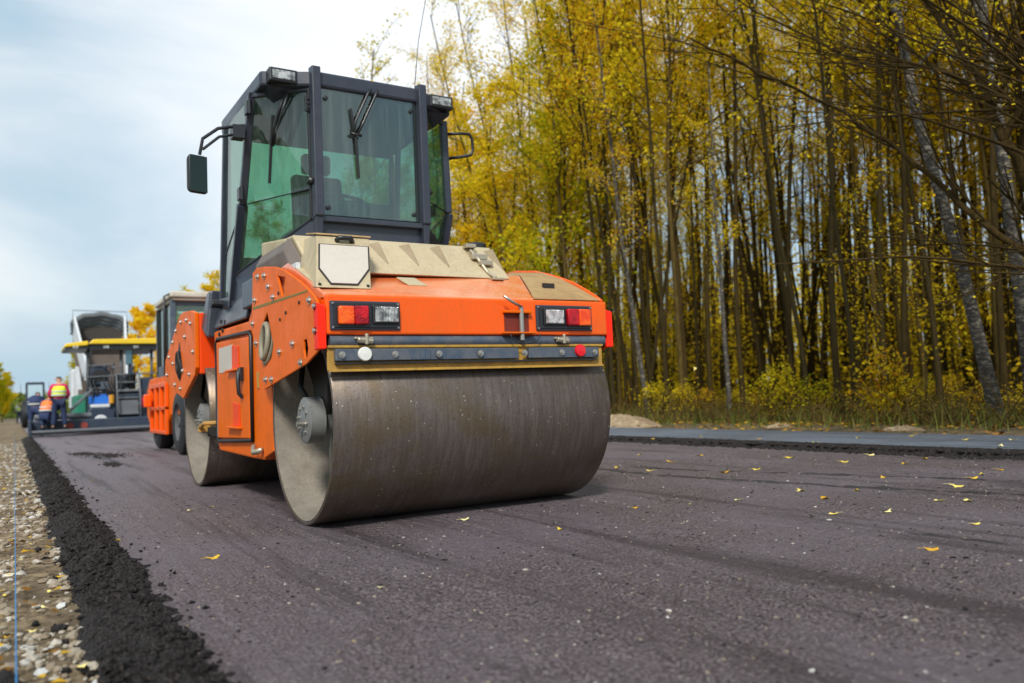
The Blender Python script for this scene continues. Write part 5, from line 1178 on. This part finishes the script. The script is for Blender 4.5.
while cnt < 246 and tries < 12000:
    tries += 1
    # wedge in front of the camera, beyond the verge
    y = -1 + 52 * rg.random() ** 1.45; x = 12.4 + 15 * rg.random() ** 1.05
    if y < 9 and x < 13.6 + (9 - y) * .25: continue
    if not free(x, y, .6): continue
    # visible wedge test
    ang = math.atan2(x, max(y, .01)); 
    px = 512 + 816 * (x * .8536 - y * .5192) / max(.1, x * .5209 + y * .8512)
    if px < 150 or px > 1330: continue
    k = rg.choices([0, 1, 2, 3, 4, 5], [24, 24, 20, 11, 5, 18])[0]
    if (x > 24 or y < 10) and k == 5: k = 1
    far = max(0, (y - 24) / 40)
    s = rg.uniform(.82, 1.15) * (1 - .30 * min(1, far))
    if y > 20 and rg.random() < .35: continue
    if px < 520 and y > 14: s *= .80
    put(protos[k][0], protos[k][1], x, y, s * rg.uniform(.85, 1.15), rg.random() * 6.28, tilt=(rg.gauss(0, .03), rg.gauss(0, .03)), sz=s)
    cnt += 1
# two birches near the right edge, one behind the roller
for (x, y, lx, ly, lab, s) in ((12.15, 6.45, -.12, .07, 'white barked birch leaning left, the left one of the pair near the right side', 1.0), (12.5, 6.12, -.11, .06, 'white barked birch at the right edge beside the other leaning birch', 1.08), (12.6, 14.6, -.10, .04, 'slim white birch standing just right of the orange roller', .7), (13.4, 12.9, .02, .0, 'thin pale birch deeper in the forest behind the sand heap', .6)):
    rgb_ = random.Random(int(x * 10)); T, Lf = grow(rgb_, 14, .095, .36, 16, (lx, ly), 2600, (.4, 1), 2.4, .075)
    t = tree_proto('birch_tree', lab, 'birches of the roadside forest', T, Lf, BIRCH, LEAF_Y); t.location = (x, y, 0); t.scale = (s, s, s)
# big branching dark tree overhanging from the right
def big_tree():
    rg = random.Random(31); T = MB(); Lf = MB(); left = Vector((-.80, .50, 0)); tips = []
    base = Vector((11.2, 3.35, -.1)); main = [base, base + Vector((.02, .02, 1.2)), base + Vector((-.15, .1, 2.8)), base + Vector((-.55, .40, 4.6)), base + Vector((-.9, .7, 6.5)), base + Vector((-1.2, .9, 9.0)), base + Vector((-1.3, 1.0, 12))]
    T.tube(main, [.22, .19, .17, .14, .11, .07, .02], 10, caps=False)
    for k in range(34):
        t = rg.uniform(.12, .80) * (len(main) - 1); i = int(t); p = main[i].lerp(main[i + 1], t - i)
        el = rg.uniform(.55, 1.15); sp = rg.uniform(-.7, .7)
        d = (left + Vector((.50, .80, 0)) * sp + Vector((0, 0, math.tan(el)))).normalized()
        L = rg.uniform(2.6, 5.6) * (1.15 - .10 * i)
        pts = [p.copy()]; q = p.copy(); dd = d.copy(); n = 12; r = (.058 - .007 * i) * rg.uniform(.45, 1)
        rs = [r]
        for s in range(n):
            dd = (dd + Vector((rg.uniform(-1, 1), rg.uniform(-1, 1), rg.uniform(-1, 1))) * .09 + left * .075 - Vector((0, 0, .02))).normalized(); q = q + dd * L / n; pts.append(q.copy()); rs.append(r * (1 - .88 * (s + 1) / n) + .002)
        T.tube(pts, rs, 6, caps=False)
        for s in range(9):
            kk = rg.randint(2, n - 1); d2 = ((pts[kk + 1] - pts[kk]).normalized() + Vector((rg.uniform(-1, 1), rg.uniform(-1, 1), rg.uniform(-.6, .9))) * .65).normalized()
            tp, tr = branch(T, pts[kk], d2, L * rg.uniform(.18, .42), rs[kk] * .55, 2, rg, tips, left * .4, .35, 4)
            tips.append(tp)
            for s2 in range(3):
                k2 = rg.randint(1, len(tp) - 2); d3 = ((tp[k2 + 1] - tp[k2]).normalized() + Vector((rg.uniform(-1, 1), rg.uniform(-1, 1), rg.uniform(-.6, .6))) * .8).normalized()
                t3, _ = branch(T, tp[k2], d3, L * rg.uniform(.08, .2), tr[k2] * .6, 2, rg, tips, left * .3, .3, 3); tips.append(t3)
    def W(px, py, d):
        v = (rx * (px - 512) + uy * (341.5 - py) + fw * 816.44) / 816.44 * d; return Vector((v.x, v.y, v.z + .74))
    for limb, r0 in (([(1075, 330, 10.2), (1040, 262, 10.1), (985, 225, 10.3), (940, 182, 10.8), (890, 142, 11.2), (830, 105, 11.4), (760, 72, 11.0), (690, 38, 10.6)], .055),
                     ([(1085, 300, 10.3), (1040, 215, 9.9), (1005, 140, 9.7), (985, 90, 10.0), (958, 45, 10.4), (925, 0, 10.6), (880, -60, 10.8)], .085),
                     ([(1005, 140, 9.7), (1035, 80, 9.4), (1070, 20, 9.2)], .05),
                     ([(985, 90, 10.0), (930, 70, 10.6), (860, 62, 11.3), (790, 30, 11.6), (720, -10, 11.5)], .035)):
        pts = [W(*q) for q in limb]; fine = []
        for a_, b_ in zip(pts, pts[1:]):
            for u in range(4): fine.append(a_.lerp(b_, u / 4) + Vector((rg.gauss(0, .02), rg.gauss(0, .02), rg.gauss(0, .02))))
        fine.append(pts[-1]); rs = [r0 * (1 - .8 * i_ / (len(fine) - 1)) for i_ in range(len(fine))]; T.tube(fine, rs, 8, caps=False)
        for s2 in range(13):
            kk = rg.randint(2, len(fine) - 2); d2 = ((fine[kk + 1] - fine[kk]).normalized() + Vector((rg.uniform(-1, 1), rg.uniform(-1, 1), rg.uniform(-.3, 1))) * .6).normalized()
            tp, tr = branch(T, fine[kk], d2, rg.uniform(.9, 2.4), rs[kk] * .45, 2, rg, tips, left * .4, .35, 4); tips.append(tp)
            for s3 in range(3):
                k2 = rg.randint(1, len(tp) - 2); d3 = ((tp[k2 + 1] - tp[k2]).normalized() + Vector((rg.uniform(-1, 1), rg.uniform(-1, 1), rg.uniform(-.4, .8))) * .7).normalized()
                t3, _ = branch(T, tp[k2], d3, rg.uniform(.4, .9), tr[k2] * .6, 2, rg, tips, left * .3, .3, 3); tips.append(t3)
    for k in range(1300):
        tp = rg.choice(tips); p = rg.choice(tp) + Vector((rg.gauss(0, .12), rg.gauss(0, .12), rg.gauss(0, .1)))
        a = Vector((rg.uniform(-1, 1), rg.uniform(-1, 1), rg.uniform(-.6, .6))).normalized(); b = a.cross(Vector((rg.uniform(-1, 1), rg.uniform(-1, 1), 1))).normalized(); z = .05
        Lf.rect([p - a * z * .5, p - b * z * .34, p + a * z * .5, p + b * z * .34])
    t = thing('overhanging_tree', (11.2, 3.35, 0), 'large dark tree at the right edge spreading long bare branches over the forest edge', 'tree')
    part('trunk', T, BARKD, t, smooth='all'); part('crown', Lf, LEAF_Y, t)
big_tree()
# undergrowth shrubs
rgs = random.Random(55); shr = []
for i in range(3):
    T, Lf = grow(random.Random(300 + i), 1.5 + .3 * i, .014, .05, 12, (0, 0), 700, (0, 1), 1.3, .10, multi=4, sub=3)
    shr.append((tree_proto('shrub', ['low yellow leaved shrub in the forest undergrowth', 'bushy golden shrub in the forest undergrowth', 'low yellow green shrub in the forest undergrowth'][i], ['low yellow shrubs of the undergrowth', 'bushy golden shrubs of the undergrowth', 'yellow green shrubs of the undergrowth'][i], T, Lf, BARKD, [LEAF_Y, LEAF_Y, LEAF_G][i], 'shrub'), []))
for k in range(96):
    y = 1.5 + 34 * rgs.random() ** 1.2; x = 11.6 + 9 * rgs.random() ** 1.1
    i = rgs.choices([0, 1, 2], [4, 4, 2])[0]; s = rgs.uniform(.22, .46) + (.22 if rgs.random() < .10 else 0); put(shr[i][0], shr[i][1], x, y, s, rgs.random() * 6.28, sz=s * rgs.uniform(.7, 1.1))
# far wood behind as one mass: thin trunks and leaf clumps
def brush():
    rg = random.Random(66); T = MB()
    for k in range(3800):
        y = 1 + 36 * rg.random() ** 1.3; x = 11.0 + 4.5 * rg.random() ** 1.4; L = rg.uniform(.25, 1.1); a = rg.random() * 6.28; el = rg.uniform(0, .9)
        p = Vector((x, y, .03)); q = p + Vector((math.cos(a) * math.cos(el), math.sin(a) * math.cos(el), math.sin(el))) * L; m_ = p.lerp(q, .5) + Vector((0, 0, rg.uniform(0, .15)))
        T.tube([p, m_, q], [.010, .007, .003], 3, caps=False)
    props(part('brushwood', T, BARK), 'tangle of dry brown twigs and stems along the foot of the forest', 'brushwood', kind='stuff')
brush()
def far_wood():
    rg = random.Random(88); T = MB(); Lf = MB()
    for k in range(1500):
        x = 28 + 33 * rg.random(); y = rg.uniform(-8, 85); H = rg.uniform(9, 15); r = rg.uniform(.05, .13); lx, ly = rg.uniform(-.9, .9), rg.uniform(-.9, .9)
        T.tube([(x, y, -.1), (x + lx * .5, y + ly * .5, H * .5), (x + lx, y + ly, H)], [r, r * .7, r * .2], 5, caps=False)
    o = part('far_wood', T, BARKD, smooth='all')
    Br = MB()
    for k in range(120000):
        x = 19 + 42 * rg.random() ** 1.1; y = rg.uniform(-8, 85); z = 7.5 * rg.random() ** 1.25
        s = rg.uniform(.10, .20) * (1 if x < 28 else 1.7); a = Vector((rg.uniform(-1, 1), rg.uniform(-1, 1), rg.uniform(-1, 1))).normalized(); b = a.orthogonal().normalized(); p = Vector((x, y, z))
        Br.rect([p - a * s * .5, p - b * s * .35, p + a * s * .5, p + b * s * .35])
    part('understory', Br, UNDERST, o)
    for k in range(80000):
        x = 26 + 34 * rg.random(); y = rg.uniform(-8, 85)
        z = rg.uniform(0, 5.5) if rg.random() < .62 else rg.uniform(6.5, 14)
        if noise.noise(Vector((x * .35, y * .35, z * .35))) < (-.12 if z < 5.5 else -.02): continue
        s = rg.uniform(.12, .24); a = Vector((rg.uniform(-1, 1), rg.uniform(-1, 1), rg.uniform(-1, 1))).normalized(); b = a.orthogonal().normalized(); p = Vector((x, y, z))
        Lf.rect([p - a * s * .5, p - b * s * .35, p + a * s * .5, p + b * s * .35])
    props(o, 'dense far wood of thin trunks and yellow leaves behind the nearest trees', 'wood', kind='stuff')
    c = part('foliage', Lf, LEAF_Y, o); 
far_wood()
# leafy edge trees just right of the cab
rge = random.Random(61)
edge = [(0, 12.4, 20.0), (0, 13.0, 23.5), (0, 12.2, 27.5), (1, 13.2, 18.6), (0, 13.6, 31.0), (0, 15.5, 25.0), (1, 12.8, 36.0), (0, 16.5, 23.0), (0, 14.5, 40), (1, 13, 46)]
ep = []
for i in range(2):
    T, Lf = grow(random.Random(520 + i), 10.0 + 1.5 * i, .08, .16, 30, (0, 0), 9500, (.10, 1), 2.3, .095)
    ep.append((tree_proto('leafy_tree', ['golden tree leafy down to the ground at the forest edge', 'yellow green tree leafy down to the ground at the forest edge'][i], ['leafy golden trees of the forest edge', 'leafy green trees of the forest edge'][i], T, Lf, BARK, [LEAF_Y, LEAF_G][i]), []))
for i, x, y in edge: s_ = rge.uniform(.8, 1.1); put(ep[i][0], ep[i][1], x, y, s_, rge.random() * 6.28, sz=s_)
def tree_line():
    rg = random.Random(91); T = MB(); Lf = MB()
    for k in range(150):
        x = -170 + 330 * rg.random(); y = rg.uniform(230, 300); H = rg.uniform(7, 11)
        T.tube([(x, y, -.2), (x, y, H)], [.2, .05], 5, caps=False)
    o = part('distant_tree_line', T, BARKD, smooth='all')
    for k in range(26000):
        x = -170 + 330 * rg.random(); y = rg.uniform(228, 300); h = 6 + 4 * noise.noise(Vector((x * .08, 3, 0))) + 2.5 * noise.noise(Vector((x * .4, 7, 0)))
        z = rg.uniform(-.2, h); s = rg.uniform(.8, 1.5); a = Vector((rg.uniform(-1, 1), rg.uniform(-.5, .5), rg.uniform(-1, 1))).normalized(); b = a.orthogonal().normalized(); p = Vector((x, y, z))
        Lf.rect([p - a * s * .5, p - b * s * .4, p + a * s * .5, p + b * s * .4])
    part('foliage', Lf, GRASSM, o); props(o, 'low greyish green line of trees across the horizon', 'wood', kind='stuff')
tree_line()
# trees beyond the paver and on the left
def far_tree(name, x, y, s, lab, seed, lf, H=10, leafn=7000, leaf=.28, lw=3.2, start=.15, grp=None):
    T, Lf = grow(random.Random(seed), H, .16, start, 24, (0, 0), leafn, (start, 1), lw, leaf)
    t = tree_proto(name, lab, grp, T, Lf, BARK, lf); t.location = (x, y, 0); t.scale = (s, s, s)
far_tree('autumn_tree', 11.9, 62, .98, 'yellow leaved tree rising above the cab of the second roller', 401, LEAF_Y, 11, 6000, .22)
far_tree('autumn_tree', 13.5, 90, 1.0, 'golden tree behind the yellow paver canopy', 402, LEAF_Y, 11, 6000, .30)
far_tree('autumn_tree', 10.4, 92, 1.12, 'small golden tree left of the second roller cab', 403, LEAF_Y, 10, 6000, .30)
far_tree('autumn_tree', 6.4, 95, .72, 'low yellow green tree behind the white dump truck side', 404, LEAF_G, 9, 5000, .3)
far_tree('green_leaf_tree', -1.5, 85, .55, 'tallest olive green tree at the left edge of the photo', 405, LEAF_G, 9, 9000, .28)
far_tree('green_leaf_tree', -4.2, 80, .78, 'olive yellow tree at the far left edge of the road', 406, LEAF_G, 9, 9000, .28)
far_tree('green_leaf_tree', -1.2, 112, .60, 'faded olive tree furthest along the left verge', 407, LEAF_G, 9, 9000, .3)
T, Lf = grow(random.Random(410), 15.5, .11, .45, 20, (0, 0), 1300, (.5, 1), 3.4, .12)
t = tree_proto('bare_tree', 'tall thin tree with few yellow leaves rising behind the big roller cab', None, T, Lf, BARK, LEAF_Y); t.location = (13.2, 31.5, 0)

# ------------------------------------------------------------------ fallen leaves on the asphalt, one object each
rgl = random.Random(14)
def leaf_mesh(seed):
    rg = random.Random(seed); mb = MB(); n = 10; c = []
    for i in range(n):
        a = 6.2832 * i / n; r = (.5 if i % 2 == 0 else .36) * (1.15 if i == 0 else 1) * rg.uniform(.85, 1.1); c.append((r * math.cos(a), r * .72 * math.sin(a), .10 * math.cos(2 * a) + rg.uniform(-.04, .06)))
    mb.v.append((0, 0, 0)); mb.v += c
    for i in range(n): mb.f.append((0, 1 + i, 1 + (i + 1) % n))
    mb.tube([(.5, 0, .06), (.85, .05, .12)], .012, 4)
    return mb
lprot = []
for i in range(3):
    o = part('fallen_leaf', leaf_mesh(i), LEAF_R); props(o, 'single yellow leaf lying on the dark asphalt', 'leaf', 'fallen leaves on the asphalt'); lprot.append([o, False])
def leaf_at(x, y, z, s, rot=None, label=None, group=None):
    p = rgl.choice(lprot)
    if p[1]: o = p[0].copy(); COL.objects.link(o)
    else: o = p[0]; p[1] = True
    o.location = (x, y, z); o.scale = (s, s, s); o.rotation_euler = rot or (rgl.uniform(-.15, .15), rgl.uniform(-.15, .15), rgl.random() * 6.28)
    if label: o['label'] = label; 
    if group: o['group'] = group
    return o
def ground_pt(px, py, z=0.0):
    v = rx * (px - 512) + uy * (341.5 - py) + fw * 816.44; t = (z - .74) / v.z; return v.x * t, v.y * t
for (px, py, s) in [(213, 558, .055), (118, 541, .04), (99, 541, .04), (84, 510, .05), (190, 511, .04), (212, 507, .03), (92, 481, .03), (105, 538, .02), (465, 521, .045), (380, 590, .02), (801, 491, .06), (825, 499, .06), (834, 514, .045), (887, 513, .045), (738, 501, .04), (973, 479, .06), (958, 487, .07), (982, 475, .05), (968, 501, .06), (939, 501, .05), (976, 525, .035), (932, 550, .05), (884, 478, .05), (857, 491, .05), (725, 473, .06), (650, 471, .06), (670, 462, .06), (790, 458, .07), (845, 462, .06), (700, 456, .07), (905, 464, .06), (1000, 470, .05), (757, 470, .06), (635, 508, .03), (690, 505, .03), (560, 530, .03), (925, 459, .07), (870, 455, .07), (640, 455, .05), (617, 468, .05)]:
    x, y = ground_pt(px, py); leaf_at(x, y, .006 + lane_z(x, y), s * 1.35)
for (px, py) in [(652, 439), (700, 437), (760, 439), (858, 438), (965, 440), (1001, 446), (912, 436), (815, 443), (1012, 440)]:
    x, y = ground_pt(px, py, .07); leaf_at(x, y, .075, .07, label='single yellow leaf lying on the bluish raised lane', group='fallen leaves on the raised lane')
for (px, py, d) in [(694, 343, 9.0), (695, 369, 9.0), (697, 378, 9.2)]:
    v = (rx * (px - 512) + uy * (341.5 - py) + fw * 816.44) / 816.44 * d
    leaf_at(v.x, v.y, v.z + .74, .075, rot=(rgl.uniform(-1, 1), rgl.uniform(-1, 1), 1), label='yellow leaf falling through the air before the dark trunks', group='leaves falling in the air')
for (px, py) in [(82, 667), (8, 638), (6, 596), (44, 608), (20, 560), (5, 520), (33, 632), (9, 575), (30, 545), (50, 592)]:
    x, y = ground_pt(px, py, -.05); leaf_at(x, y, -.045, .035, label='small yellow leaf lying on the gravel shoulder', group='fallen leaves on the shoulder')

# ------------------------------------------------------------------ render settings
scene.render.engine = 'CYCLES'
scene.render.resolution_x = 1024; scene.render.resolution_y = 683
scene.view_settings.view_transform = 'Standard'; scene.view_settings.look = 'None'
scene.view_settings.exposure = 0.42; scene.view_settings.gamma = 1.0
scene.cycles.transparent_max_bounces = 16; scene.cycles.max_bounces = 8; scene.cycles.diffuse_bounces = 6; scene.cycles.transmission_bounces = 8
